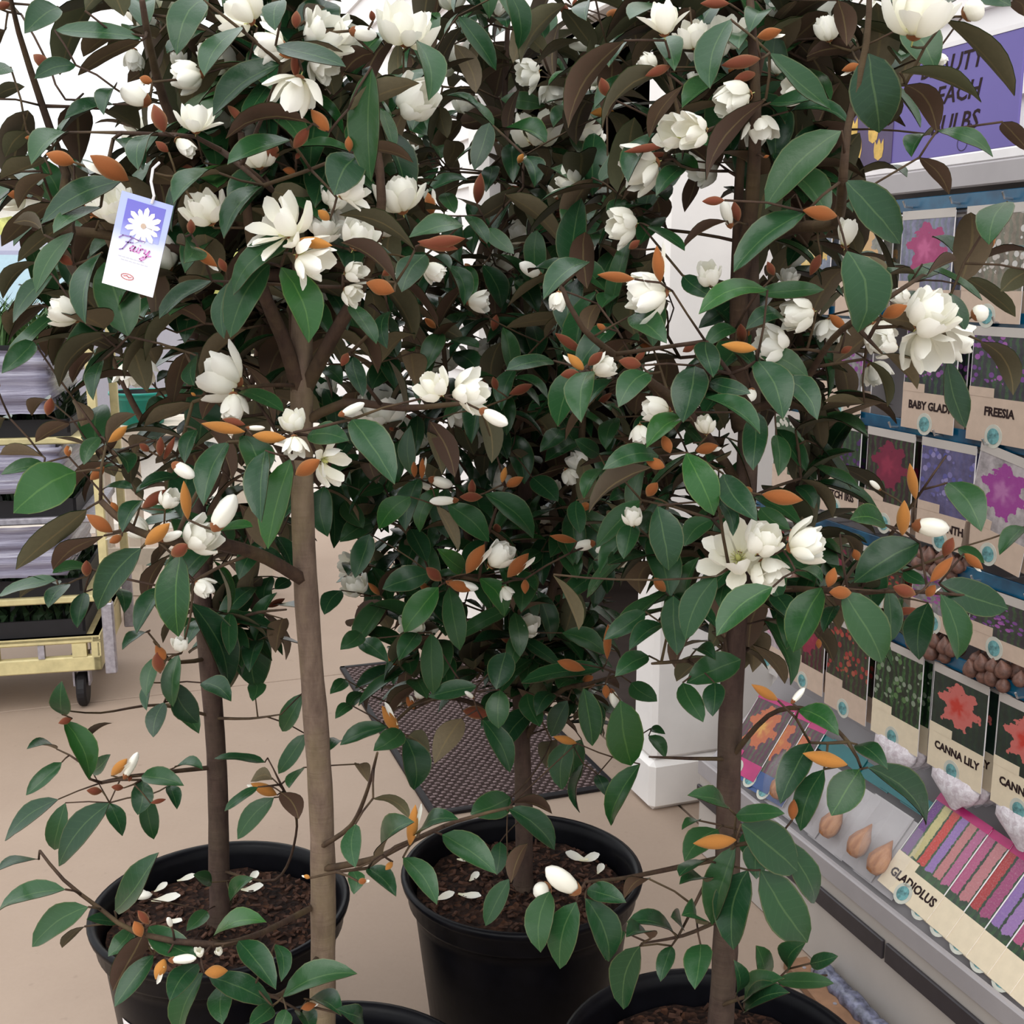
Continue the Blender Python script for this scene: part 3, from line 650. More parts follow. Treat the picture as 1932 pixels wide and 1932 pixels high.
def packet(s, d, ztop, kind, label, text=None, w=.145, h=.195, lean=0.0, roll=0.0, kraft=None, head=None, bag=None, group=None, split=.72):
    kraft = kraft or M_KRAFT
    X = -U; Y = (UP * math.cos(lean) + Mv * math.sin(lean)).normalized(); Z = X.cross(Y)
    Mx = frame(B(s, d, ztop), X, Y, Z) @ Matrix.Rotation(roll, 4, 'Z')
    t = bpy.data.objects.new('bulb_packet', None); COL.objects.link(t); t.matrix_basis = Mx; t.empty_display_size = .02
    tag(t, label, 'seed packet', group or 'flower bulb packets on the display stand')
    hs = h * split
    link('card', cached(('card', w, h), lambda: slab_mesh('card', -w / 2, w / 2, -h, 0, 0, .0012)), M_CARDW, t)
    link('picture', cached(('pic', w, h, kind, split), lambda: slab_mesh('picture', -w / 2 + .002, w / 2 - .002, -hs, -.012, .0012, .0018)), PIC[kind], t)
    link('name_label', cached(('lab', w, h, kraft.name, split), lambda: slab_mesh('name_label', -w / 2, w / 2, -h, -hs, .0012, .0022)), kraft, t)
    link('label_tab', cached(('tab', w, h, kraft.name, split), lambda: slab_mesh('label_tab', -w / 2, -w / 2 + w * .42, -hs, -hs + .016, .0018, .0026)), kraft, t)
    link('header_strip', cached(('hd', w, (head or M_GREYLT).name), lambda: slab_mesh('header_strip', -w / 2, w / 2, -.012, .004, .0012, .0024)), head or M_GREYLT, t)
    def disc(r, z0):
        m = MB(); m.lathe([(r, 0), (r, .0006)], (0, 0, z0), 18, cap0=True, cap1=True); return m.mesh('logo')
    lg = link('logo_roundel', cached(('lg1', h), lambda: disc(.021, .0022)), M_LOGOW, t, Matrix.Translation((-w * .03, -h + .012, 0)))
    link('logo_mark', cached(('lg2', h), lambda: disc(.014, .0029)), M_LOGO, lg)
    if text: link('name_lettering', text_mesh(text, .0165 if text == 'GLADIOLUS' else .0145, 0, .0008), M_INK, t, Matrix.Translation((w * .03, -hs - .031, .0026)))
    if bag == 'net':
        def nb():
            m = MB(); rd = random.Random(4); n = 14; vs = []
            for j, (sc, th_) in enumerate(((.8, .004), (.9, .012), (.85, .016), (.7, .013), (.35, .006), (.1, .002))):
                for k in range(n):
                    a = 2 * math.pi * k / n; vs.append((w / 2 * sc * math.cos(a) * rd.uniform(.92, 1.05), -h + .01 - j * .0145, -.004 + th_ * math.sin(a) * rd.uniform(.7, 1.3)))
            m.add(vs, [(j * n + k, j * n + (k + 1) % n, (j + 1) * n + (k + 1) % n, (j + 1) * n + k) for j in range(5) for k in range(n)]); return m.mesh('net_bag', True)
        link('net_bag', cached(('net', w, h), nb), M_NET, t)
    if bag == 'bulbs':
        rd = random.Random(int(s * 1000))
        for k in range(9): link('bulb', BULBS[k % 2], None, t, Matrix.Translation((-.052 + (k % 5) * .026 + rd.uniform(-.004, .004), -h - .032 - (k // 5) * .022 - rd.uniform(0, .008), rd.uniform(-.004, .006))) @ Matrix.Rotation(R(-90 + rd.uniform(-25, 25)), 4, 'X') @ Matrix.Rotation(0, 4, 'Z'))
    return t
def hung(row, s, kind, name, n=2, text=None, bag=None, **kw):
    rown = ['top', 'second', 'third', 'fourth', 'fifth'][row]
    for k in range(n):
        lab = '%s bulb packet in the %s display row, %s on its hook' % (name, rown, ORD[k])
        packet(s - .003 * k, 1.446 + .021 * k, RZ[row] - .006, kind, lab, text, bag=bag, **kw)
hung(0, 2.17, 'narcissus', 'yellow narcissus', 2); hung(0, 2.0, 'ranunculus', 'peach ranunculus', 3); hung(0, 1.80, 'anemone', 'magenta anemone', 3); hung(0, 1.625, 'snowdrop', 'white flowered', 3)
hung(1, 2.22, 'dark tulip', 'dark red tulip', 2); hung(1, 2.04, 'crocus', 'pink and purple crocus', 2); hung(1, 1.765, 'baby gladiolus', 'baby gladiolus', 3, 'BABY GLADI', split=.64); hung(1, 1.585, 'freesia', 'purple freesia', 2, 'FREESIA', split=.6)
hung(2, 2.21, 'white narcissus', 'white narcissus', 2); hung(2, 2.03, 'dutch iris', 'purple dutch iris', 3, 'DUTCH IRIS', split=.66); hung(2, 1.865, 'dark tulip', 'almost black tulip', 3); hung(2, 1.70, 'hyacinth', 'blue hyacinth', 2, 'HYACINTH', bag='bulbs', split=.68); hung(2, 1.545, 'stock', 'magenta flowered', 2, roll=R(-9))
for k, s in enumerate((2.2, 2.03, 1.87, 1.70, 1.54)): hung(3, s, ('red lily', 'dark tulip', 'red lily', 'crocus', 'freesia')[k], ('scarlet lily', 'dark wine tulip', 'red and brown lily', 'plum crocus', 'mauve freesia')[k], 2, bag='bulbs', h=.11)
hung(4, 2.265, 'pink tulip', 'pink and white tulip', 2, h=.19); hung(4, 2.115, 'crimson tulip', 'crimson tulip', 3, h=.19); hung(4, 1.96, 'red lily', 'small red lily', 3, h=.2); hung(4, 1.795, 'tuberose', 'green stemmed tuberose', 4, 'TUBEROSE' if False else None, kraft=M_KRAFTP, h=.2, bag='net')
hung(4, 1.62, 'canna', 'coral canna lily', 5, 'CANNA LILY', kraft=M_KRAFTP, h=.2, bag='net', split=.64); hung(4, 1.45, 'canna', 'second coral canna lily', 3, 'CANNA LILY', kraft=M_KRAFTP, h=.2, bag='net', split=.64)
# the rows go on past the right edge of the view
for row, kinds in ((0, (('narcissus', 'golden narcissus'), ('crocus', 'lilac crocus'))), (1, (('ranunculus', 'apricot ranunculus'), ('pink tulip', 'pale pink tulip'))), (2, (('anemone', 'cerise anemone'), ('white narcissus', 'cream narcissus'))), (4, (('tuberose', 'white tuberose'),))):
    for j, (kd, nm) in enumerate(kinds): hung(row, (1.40 if row < 4 else 1.28) - .17 * j, kd, nm, 2)
# bottom tray: packets lean back on the sloping board
LN = math.atan2(1.535 - 1.334, .43 - .222) * .86
def leaning(s, k, kind, lab, **kw):
    hh = kw.get('h', .2); zb, db = .250, 1.341 + .0
    packet(s, db + math.sin(LN) * hh + .004 * k * 0, zb + math.cos(LN) * hh + .0035 * k, kind, lab, lean=LN, **kw)
for k in range(6):
    leaning(1.605 - .052 * k, 5 - k, ('gladiolus', 'gladiolus pink', 'gladiolus red', 'gladiolus lilac', 'gladiolus pink', 'gladiolus red')[k], 'gladiolus mix bulb packet in the bottom tray, %s of six counted from the left' % ['first', 'second', 'third', 'fourth', 'fifth', 'sixth'][k], text='GLADIOLUS' if k == 0 else None, kraft=M_KRAFTP, head=M_MAGENTA, h=.205, group='gladiolus packets in the bottom tray', roll=R(-2))
for k in range(3):
    leaning(2.24 - .06 * k, 4 - k, 'orange lily', 'magenta card packet with orange lily in the bottom tray, %s from the left' % ['first', 'second', 'third'][k], kraft=M_BLUECARD if k else M_MAGENTA, head=M_MAGENTA, h=.2, split=.8, group='lily packets in the bottom tray', roll=R(6))
# clear bags with a single big bulb each
def bulb_bag(s, k, lab):
    X = -U; Y = (UP * math.cos(LN) + Mv * math.sin(LN)).normalized(); Z = X.cross(Y); h = .2
    t = bpy.data.objects.new('clear_bulb_bag', None); COL.objects.link(t); t.matrix_basis = frame(B(s, 1.341 + math.sin(LN) * h, .252 + math.cos(LN) * h + .004 * k), X, Y, Z); t.empty_display_size = .02
    tag(t, lab, 'bulb bag', 'clear bags of big bulbs in the bottom tray')
    link('header_card', cached('hc', lambda: slab_mesh('header_card', -.06, .06, -.034, 0, -.001, .001)), M_TEALCARD, t)
    link('back_card', cached('bc', lambda: slab_mesh('back_card', -.06, .06, -.2, -.05, -.0025, -.0015)), M_GREYBD, t)
    link('bulb', BULBS[2], None, t, Matrix.Translation((0, -.182, .020)) @ Matrix.Diagonal((.78, .9, .62, 1)) @ Matrix.Rotation(R(-90), 4, 'X'))
    def fl():
        m = MB(); n = 7; vs = []
        for j in range(9):
            for i in range(n):
                u, v = i / (n - 1) * 2 - 1, j / 8; vs.append((u * .06, -.05 - v * .15, .003 + .056 * max(0, 1 - u ** 4) * math.sin(math.pi * min(1, v * 1.02)) ** .8))
        m.add(vs, [(j * n + i, j * n + i + 1, (j + 1) * n + i + 1, (j + 1) * n + i) for j in range(8) for i in range(n - 1)]); return m.mesh('clear_film', True)
    link('clear_film', cached('clf', fl), M_CLEAR, t)
for k, s in enumerate((2.05, 1.955, 1.86, 1.765, 1.70)):
    bulb_bag(s, k % 2, 'clear bag holding one brown bulb in the bottom tray, %s from the left' % ['first', 'second', 'third', 'fourth', 'fifth'][k])

# rolled plastic sleeve and a timber batten on the floor by the plinth
a, b = at_floor(1552, 1832, .028), at_floor(1705, 1992, .028)
ps = thing('plastic_sleeve', 'rolled blue grey plastic sleeve lying on the floor along the plinth', 'plastic roll', (a.x, a.y, 0)); rr = random.Random(9)
m = MB(); n = 22; pts = [a.lerp(b, i / n) + Vector((rr.uniform(-.003, .003), 0, rr.uniform(-.003, .003))) for i in range(n + 1)]; m.tube(pts, [.021 + rr.uniform(-.0015, .0015) for _ in pts], 9)
m.build('sleeve_body', simple('blue_grey_film', (.12, .125, .19, 1), .2, .6, 0, .7, 60, .4), ps, smooth=True, origin=ps.location)
m = MB(); m.lathe([(.016, 0), (.024, .006), (.016, .012)], pts[0], 12, (a - b).normalized()); m.build('sleeve_mouth', M_GALV, ps, origin=ps.location)
a, b = at_floor(1500, 1815, .012), at_floor(1660, 2005, .012); dr = (b - a).normalized(); sd_ = Vector((-dr.y, dr.x, 0))
tb2 = thing('timber_batten', 'brown timber batten lying on the floor behind the front right pot', 'plank', (a.x, a.y, 0))
M_TIMB = simple('brown_timber', (.24, .13, .075, 1), .7, .3, 0, .3, 18)
m = MB(); m.box((a + b) / 2, ((b - a).length, .055, .022), dr, sd_, UP, .003); m.build('batten_body', M_TIMB, tb2, origin=tb2.location)
for k in (.12, .5, .88):
    m = MB(); m.lathe([(.004, 0), (.004, .0012)], a.lerp(b, k) + UP * .011, 10, cap1=True); m.build('nail_head', M_GALV, tb2, origin=tb2.location)
# ================================================================ FOLIAGE SEEN IN THE PHOTOGRAPH
# tile offsets; numbers are thirds of a pixel inside the tile.
# leaf: base x,y  tip x,y  width  face(g = upper side, b = underside, + = young bright)  tree+layer
TILE = {'A': (0, 0), 'B': (644, 0), 'C': (1288, 0), 'D': (0, 644), 'E': (644, 644), 'F': (1288, 644), 'G': (0, 1288), 'H': (644, 1288), 'I': (1288, 1288)}
LEAVES = {
'A': """1150 0 1010 290 190 g 10;310 170 790 220 110 g 11;330 40 150 180 150 g 11;640 190 470 320 110 b 11;800 230 450 420 90 b 11;430 370 210 440 100 g 11;640 590 380 670 80 g 11;-40 560 140 490 80 b 11
1370 150 1170 410 130 g 10;1590 360 1215 650 150 g 10;1590 0 1560 160 130 g 10;1560 260 1932 370 120 g 10;1770 700 1290 780 110 b 10;1640 790 1310 920 120 g 10;2030 880 1900 1090 240 g 10;890 760 790 950 110 g 10;640 790 800 950 110 g 10
380 750 190 920 120 g 10;250 890 0 1010 110 b 10;290 985 100 1180 90 b 10;690 1020 245 1260 150 g 10;570 1170 320 1310 90 g 10;420 1240 100 1480 100 b 10;420 1310 215 1640 120 g 10;580 1430 490 1810 120 g 10;230 1480 15 1690 90 b 11;300 1560 80 1820 110 g 11
1240 980 1000 1140 100 g 10;1490 1050 1280 1330 120 g 10;1560 1000 1370 1200 110 g 11;1540 1080 1800 1130 130 b 11;1680 1340 1330 1660 150 g 10;1530 1490 1310 1900 200 g 10;1590 1510 1740 1920 210 g+ 10;1290 1600 1270 1900 110 g 11;1200 1590 920 1790 100 g 10;1000 1370 1040 1480 100 g 10
1560 440 1390 690 110 g 11;150 740 30 890 110 b 11;250 1330 75 1260 90 b 10;650 500 590 640 90 g 11;900 1560 1010 1830 130 g 12;1150 1700 1050 1930 140 g 12;700 1560 640 1900 130 g 12;560 1250 660 1480 120 b 11;950 1480 870 1700 110 b 12;420 900 560 1010 90 g 12;60 380 -60 420 80 g 11;1720 120 1840 40 90 b 11;1290 480 1180 640 100 g 12;480 60 640 -60 90 b 11;120 80 0 40 70 b 12;30 170 -10 270 90 b 12;1000 1000 1060 1090 110 b 11;880 980 1010 1040 130 b 11;760 60 880 220 110 b 12;1700 1690 1870 1900 120 g 12;1850 1640 1960 1860 110 g 12""",
'B': """40 620 440 470 130 b 10;170 380 170 1010 200 g 10;430 230 490 550 150 g 11;660 90 870 390 120 g 40;940 -60 1000 270 130 g 40;1270 20 1020 350 130 b 40;1600 230 1290 710 160 b 30;1830 400 1480 720 110 b 30;1932 480 1740 780 100 b 30;230 610 290 830 90 g 11
90 850 410 920 80 b 10;720 1020 500 1085 70 g 41;1040 880 1090 1050 120 g 40;1030 1060 740 1260 100 b 40;930 1100 1240 1370 120 b 40;680 1270 400 1340 120 g 11;720 1220 820 1370 90 g 40;830 1290 970 1430 100 g 40;420 1410 0 1220 110 b 10;310 1600 0 1370 110 b 10;480 1440 350 1640 160 g 11;600 1500 690 1720 110 g 40
1390 1480 1160 1680 140 g 30;1300 1790 940 1850 90 b 40;1650 1780 1830 1932 160 g 30;270 1760 260 1960 100 g 11;60 1720 190 1932 110 g 11;440 1830 690 1932 110 b 41;1932 950 1790 1100 110 g 31;1260 1180 1480 1250 80 b 41;1740 1280 1932 1410 60 g 31;1800 220 1880 390 150 g 30;180 300 0 440 130 b 11;1440 0 1390 110 80 g 31;1932 950 1660 1150 130 g 32
590 1090 640 1200 100 g 41;850 940 820 1080 100 g 41;1300 1290 1480 1290 90 g 41;560 600 600 780 110 b 41;640 250 760 520 120 b 41;340 640 480 760 110 g 41;300 820 560 930 130 b 42;900 560 1150 600 100 g 41;660 700 920 640 130 b 42;1050 180 1180 320 100 b 41;1500 90 1620 260 110 b 41;1420 870 1370 1080 130 g 41;1250 960 1180 1180 130 b 41;1000 1560 1110 1760 130 g 41;800 1500 900 1740 130 g 41;1450 1720 1390 1900 110 b 31;1120 700 1330 690 100 b 41""",
'C': """1050 300 1110 740 300 g 30;900 740 480 1170 220 g 30;920 1020 1220 1370 220 g 30;930 1420 990 1870 280 g 30;270 110 160 480 180 g 30;490 300 830 610 130 g 30;1250 150 1420 390 200 g 31;1490 110 1870 530 130 b 30;1230 410 1680 575 90 b 30;1260 480 1440 750 150 b 30
880 0 930 260 130 b 31;640 0 510 150 60 b 31;960 290 700 320 110 b 31;1810 690 1960 860 110 b 30;1340 890 1510 1100 100 b 30;1840 1140 1740 1370 180 g 30;1960 1530 1800 1650 150 b 30;440 70 380 180 140 g 31;470 560 140 1010 130 b 30;500 580 760 560 90 g 31;600 630 930 700 80 g 31;560 640 480 890 190 g 32;700 1200 300 1530 170 g 30;250 1250 0 1410 60 b 31
480 1640 110 1770 130 g+ 30;420 1660 790 1640 110 g 31;0 1560 160 1680 110 g 31;300 1860 130 1960 100 g 31;570 1790 370 1860 110 g 31;1120 1800 1500 1930 120 b 30;1520 1660 1590 1860 100 g 30;1380 1560 1550 1470 55 b 30;160 460 0 610 110 b 31;1440 740 1740 880 90 g 30;1400 760 1300 880 90 g 31;80 960 10 1200 90 b 32;1880 0 1932 90 120 b 31;1700 -40 1850 30 120 g 31;700 1360 600 1500 120 g 32;1120 1560 1060 1450 90 b 31;300 1700 100 1850 120 g 32;640 1100 620 1250 60 g 31;40 40 -60 180 110 b 31;800 450 700 640 90 b 32""",
'D': """430 740 95 960 270 g+ 10;490 950 100 1280 150 b 10;590 1100 300 1290 110 b 10;800 1170 560 1510 180 g 10;1020 1200 1010 1660 200 g+ 10;1290 570 1160 910 150 g 10;1380 530 1440 790 190 g 10;1500 620 1480 1000 150 g 10;1650 660 1520 1160 180 g+ 10;1740 530 1960 560 140 g 10;570 540 480 690 90 g 11;600 590 770 410 80 b 10
240 650 0 640 80 b 11;250 690 20 750 80 g 11;580 110 530 320 90 g 11;190 0 20 170 120 g 11;1050 60 980 350 120 b 11;1110 80 1100 240 90 g 11;1090 345 815 480 100 b 11;1360 280 1590 390 100 g 11;1260 290 1145 440 100 b 11;320 1350 0 1440 80 g 11;330 1380 110 1450 60 b 11;390 1370 280 1500 90 g 11;480 1420 440 1610 100 g 11
970 1200 830 1500 90 b 11;920 1390 780 1640 110 g 11;840 1650 700 1740 60 g 11;1080 1480 1280 1960 180 g 21;1310 1540 1280 1810 130 b 21;1480 1600 1450 1960 240 g 22;1600 1570 1560 1760 120 b 21;1010 1770 980 2060 110 g 20;890 1780 830 2000 90 g 20;800 900 700 1070 100 g 10;520 1290 310 1310 70 g 11;1250 1060 1420 1050 70 g+ 11;1010 770 800 830 70 g 11;640 640 720 740 90 g 11;1110 500 1050 680 90 g 11
1860 750 1890 1160 130 g 41;390 460 200 570 90 b 11;420 330 460 480 100 b 11;650 1390 700 1530 90 g 12;1932 1410 1840 1540 110 g 41;1400 1330 1290 1420 80 g 22;1250 1270 1300 1400 100 g 22;1540 1330 1500 1480 100 g 22;1230 380 1150 470 100 b 21;60 440 -20 520 90 b 11;960 350 830 420 110 g 22;1640 1350 1560 1400 80 g 22;1750 180 1820 420 120 g 42;1830 160 1932 240 100 g 41;720 110 620 230 110 g 22;280 330 180 420 70 b 12;1380 1100 1440 1240 90 g 22;880 560 760 640 80 b 11;1000 640 880 690 60 b 11""",
'E': """60 440 290 790 200 g 10;430 420 410 650 110 g 41;500 450 640 760 130 b 40;790 380 850 680 130 b 40;490 510 570 750 90 b 40;390 880 220 1055 140 g+ 40;810 860 1080 1110 140 g 40;600 920 830 1130 150 g 40;540 930 660 1180 80 b 40;1080 770 1220 900 130 g 41;1400 170 1360 440 170 g 30;1740 180 1580 360 160 g 30;1560 230 1400 360 90 g 31;1200 110 950 160 100 g 30;1998 138 1938 440 210 g 30
1932 430 1740 590 130 g+ 30;1800 650 1500 720 130 g 30;1760 710 1410 960 120 b 30;1700 900 1450 1160 130 g 31;1790 930 1850 1280 200 g 30;1640 1030 1600 1220 130 g 31;500 1310 240 1400 150 g 40;550 1390 360 1640 160 g+ 40;610 1390 670 1740 140 g 40;780 1340 920 1550 130 g+ 40;690 1290 550 1180 110 g+ 40;160 1090 80 1330 130 g 40;990 1410 1010 1760 140 g 41;1110 1410 1180 1690 110 g 41;390 1060 480 1240 120 g 41;510 1650 520 1990 140 g 40
110 1690 260 1810 110 g 40;430 1650 330 1800 120 g 40;110 1650 0 1740 110 g 40;1250 1650 1490 1770 120 g 41;930 1760 880 1960 200 g 40;1480 1850 1030 1930 110 g 40;1720 1530 1500 1680 120 g 31;1820 1600 1640 1740 110 g 31;1740 1780 1560 1890 120 g 31;1880 1440 1900 1760 160 g 31;1200 1320 1345 1630 50 b 30;180 1030 0 1130 130 g 41;240 820 100 870 90 g 41;1500 720 1380 880 90 g 31;260 1480 90 1650 160 b 41
330 560 250 860 150 g 41;120 560 200 800 130 b 41;640 60 780 180 130 g 41;860 60 700 170 110 g 42;1100 380 1180 560 110 b 41;950 500 900 700 110 g 42;1240 500 1130 620 110 g 41;1560 430 1500 600 110 g 32;1330 900 1350 1080 110 g 32;1240 1200 1330 1340 120 g 41;1420 1330 1260 1450 110 g 41;700 1480 660 1650 100 g 42;830 1560 760 1640 100 g 41;1600 860 1520 900 80 g 32;1130 1190 1010 1270 100 g 41;1430 1240 1500 1420 110 g 32;300 120 180 260 130 g 41;60 80 120 300 110 g 11;210 60 300 260 120 g 41;20 900 120 1050 120 g 41;960 620 1090 700 90 b 41;1460 640 1330 560 100 g 32;1740 420 1660 560 100 g 32""",
'F': """1340 1140 980 1360 220 g 30;900 1410 1120 1810 230 g 30;790 1390 630 1750 200 g+ 30;510 1390 200 1660 180 g+ 30;190 1330 20 1680 180 g 30;20 630 170 970 190 g+ 30;230 750 410 1000 160 g 30;420 110 560 420 200 g 30;560 210 750 430 150 g 30;420 400 400 710 150 g 30;120 320 420 510 110 g 30;150 230 370 290 100 g 30;130 0 170 190 140 g 30
1150 1040 960 1010 130 g+ 30;1500 800 1680 1060 180 g 30;1450 1370 1830 1510 200 g 30;1390 1480 1340 1790 170 g 31;1460 1430 1550 1790 150 g 30;1160 1400 1160 1700 110 g 31;1500 110 1600 480 140 g 31;1690 0 1870 300 140 b 30;1030 100 1160 370 70 b 31;1030 350 800 340 60 b 31;200 900 280 1090 90 g 30;430 50 700 200 130 g 31;1130 70 1330 270 100 b 30;440 940 600 1060 110 g 31;890 1090 980 1240 70 b 31;530 530 540 750 110 g 31;170 1010 20 1150 130 g 31;520 1430 630 1590 120 g 31;330 1800 30 1930 180 g 31;640 1300 780 1360 60 g 30;1560 1170 1700 1250 80 g 31;1250 1300 1370 1370 80 g 31;1932 1050 1800 1200 100 g 31;700 560 640 800 120 b 32;780 700 700 480 90 b 32;640 820 740 940 90 g 32;860 1500 800 1640 90 g 31;1240 1450 1200 1640 90 g 31;80 1740 180 1800 90 g 31;300 60 420 180 100 g 31""",
'G': """350 180 350 0 115 g 20;360 210 500 540 140 g+ 20;350 450 155 630 90 g 20;320 375 160 375 24 g 20;470 350 630 230 40 b 20;330 660 35 890 110 g 20;620 680 340 1030 160 g 20;370 680 310 940 120 g 21;620 680 690 860 100 g 21;800 550 780 740 130 g 20;830 640 870 880 110 g 21;800 530 1030 580 110 g 20;990 480 1140 490 60 g 20;960 580 1000 710 80 g 21;520 500 620 410 80 g 21
1500 450 1220 430 50 g 20;1550 650 1350 880 120 g 20;1460 590 1280 720 60 g 20;1590 620 1690 770 120 b 20;1540 540 1420 560 80 b 20;1730 290 1580 510 100 g 21;1710 60 1600 270 110 g 21;980 0 1120 220 150 g 20;990 120 1120 280 110 g 21;930 110 870 300 110 g 20;850 0 830 150 60 g 20;1140 0 1300 100 120 g 20;1440 0 1430 100 120 g 21
650 1290 890 970 150 g 10;500 1270 190 1490 160 g 10;370 1170 0 1290 110 g 10;220 1000 0 1060 30 g 10;480 1380 350 1500 60 b 10;660 1360 500 1340 70 g 10;840 1380 1100 1540 150 g 10;750 1390 620 1540 110 g 10;810 1420 640 1740 150 b 10;870 1540 660 1820 120 g 10;1120 1590 970 1790 140 g 10;1150 1640 1020 1990 140 g 10;1280 1690 1260 1920 140 g 10;1180 1660 1540 1830 150 g 10;1350 1460 1550 1720 150 g 10;1600 1780 2010 1650 150 g 10;1200 1450 1490 1360 110 g+ 10
1310 1260 1430 1110 80 g 21;1200 1130 1100 1090 80 g 21;1170 1290 1060 1400 90 g 21;1740 1800 1920 1880 110 g 10;1540 1830 1420 1932 110 g 10;1620 1850 1560 1980 120 g 10;1930 330 1870 380 60 g 21;1720 480 1640 590 60 g 20;1560 1480 1590 1680 90 g 10;1700 1860 1760 1990 110 g 10""",
'H': """1580 100 1640 460 230 g+ 40;1370 30 1420 350 140 g+ 40;1690 460 1530 800 130 g+ 40;680 200 530 450 150 b 40;380 300 500 390 140 b 40;360 310 410 600 170 g 40;340 270 190 380 130 g 40;260 250 0 350 100 g 40;800 210 950 500 130 g 40;900 40 890 250 150 g 40;960 650 740 740 170 g 40;230 970 400 800 110 g 10;430 880 650 780 90 g 10;570 860 860 1070 160 g 10;350 990 530 1240 130 g 10;80 800 80 1030 120 g 10;150 1050 300 1200 110 g 10;60 1060 70 1190 110 g 11
940 710 1200 940 140 g 40;970 680 1190 740 70 b 40;960 1130 1050 915 90 b 40;900 900 880 1080 110 g 41;950 1110 820 1370 120 g 40;1180 1180 1130 1510 170 g 30;1330 1240 1240 1610 190 g 30;1380 1220 1510 1570 180 g 30;1390 1170 1600 1240 120 g 30;1740 1110 1600 1220 80 b 30;1690 1490 1600 1840 180 g 30;1890 1430 1630 1360 100 g 30;1750 1450 1620 1440 60 g 30;1870 1490 1810 1680 100 g 30;1932 1390 1870 1330 70 g 30
1300 330 1250 600 150 g 41;1360 320 1330 560 140 g 42;1190 330 1160 480 110 b 41;1370 460 1350 730 60 g 41;180 655 390 770 70 b 10;1640 0 1780 100 120 g 40;1740 300 1830 420 80 g 41;770 20 500 80 110 g 40;120 1890 -20 1850 110 g 10;20 -20 -60 60 80 g 41;1050 60 1120 240 130 g 41;1200 60 1110 180 110 g 41;100 460 150 560 80 b 20;640 40 560 0 80 g 41;1280 100 1190 300 120 g 41;60 130 -30 200 70 g 40;130 60 40 150 80 g 41;1450 520 1500 640 80 g 41;1750 260 1830 290 50 g 41;1580 1400 1500 1560 130 g 31""",
'I': """720 340 560 670 170 g 30;800 490 670 830 150 g 30;1000 490 850 740 220 g+ 30;1050 480 1370 800 160 g 30;660 150 870 290 130 g+ 30;990 350 1150 480 110 g 30;240 690 40 640 110 g 30;300 750 560 740 110 g 30;370 1060 290 1500 220 g 30;440 1060 700 1460 260 g 30;300 920 170 1360 160 g 30;330 800 640 1060 260 g 30;560 880 740 1240 160 g 30;200 830 20 1000 150 g 31;80 1360 0 1320 90 g 30;100 1480 70 1720 160 g 30
300 1760 290 1580 90 g 30;470 1690 420 1500 120 g 30;600 1620 690 1480 120 g 30;720 1590 870 1550 90 g 30;350 1800 560 1680 120 g 30;530 1690 840 1700 100 g 30;350 1860 590 1760 130 g 30;0 0 110 210 130 g 31;180 0 170 180 130 g 31;90 780 0 830 50 g 31;130 1010 -10 1090 30 g 30;130 1130 -10 1140 30 g 30;350 840 480 1010 180 g 31;470 900 420 1100 160 g 31""",
}
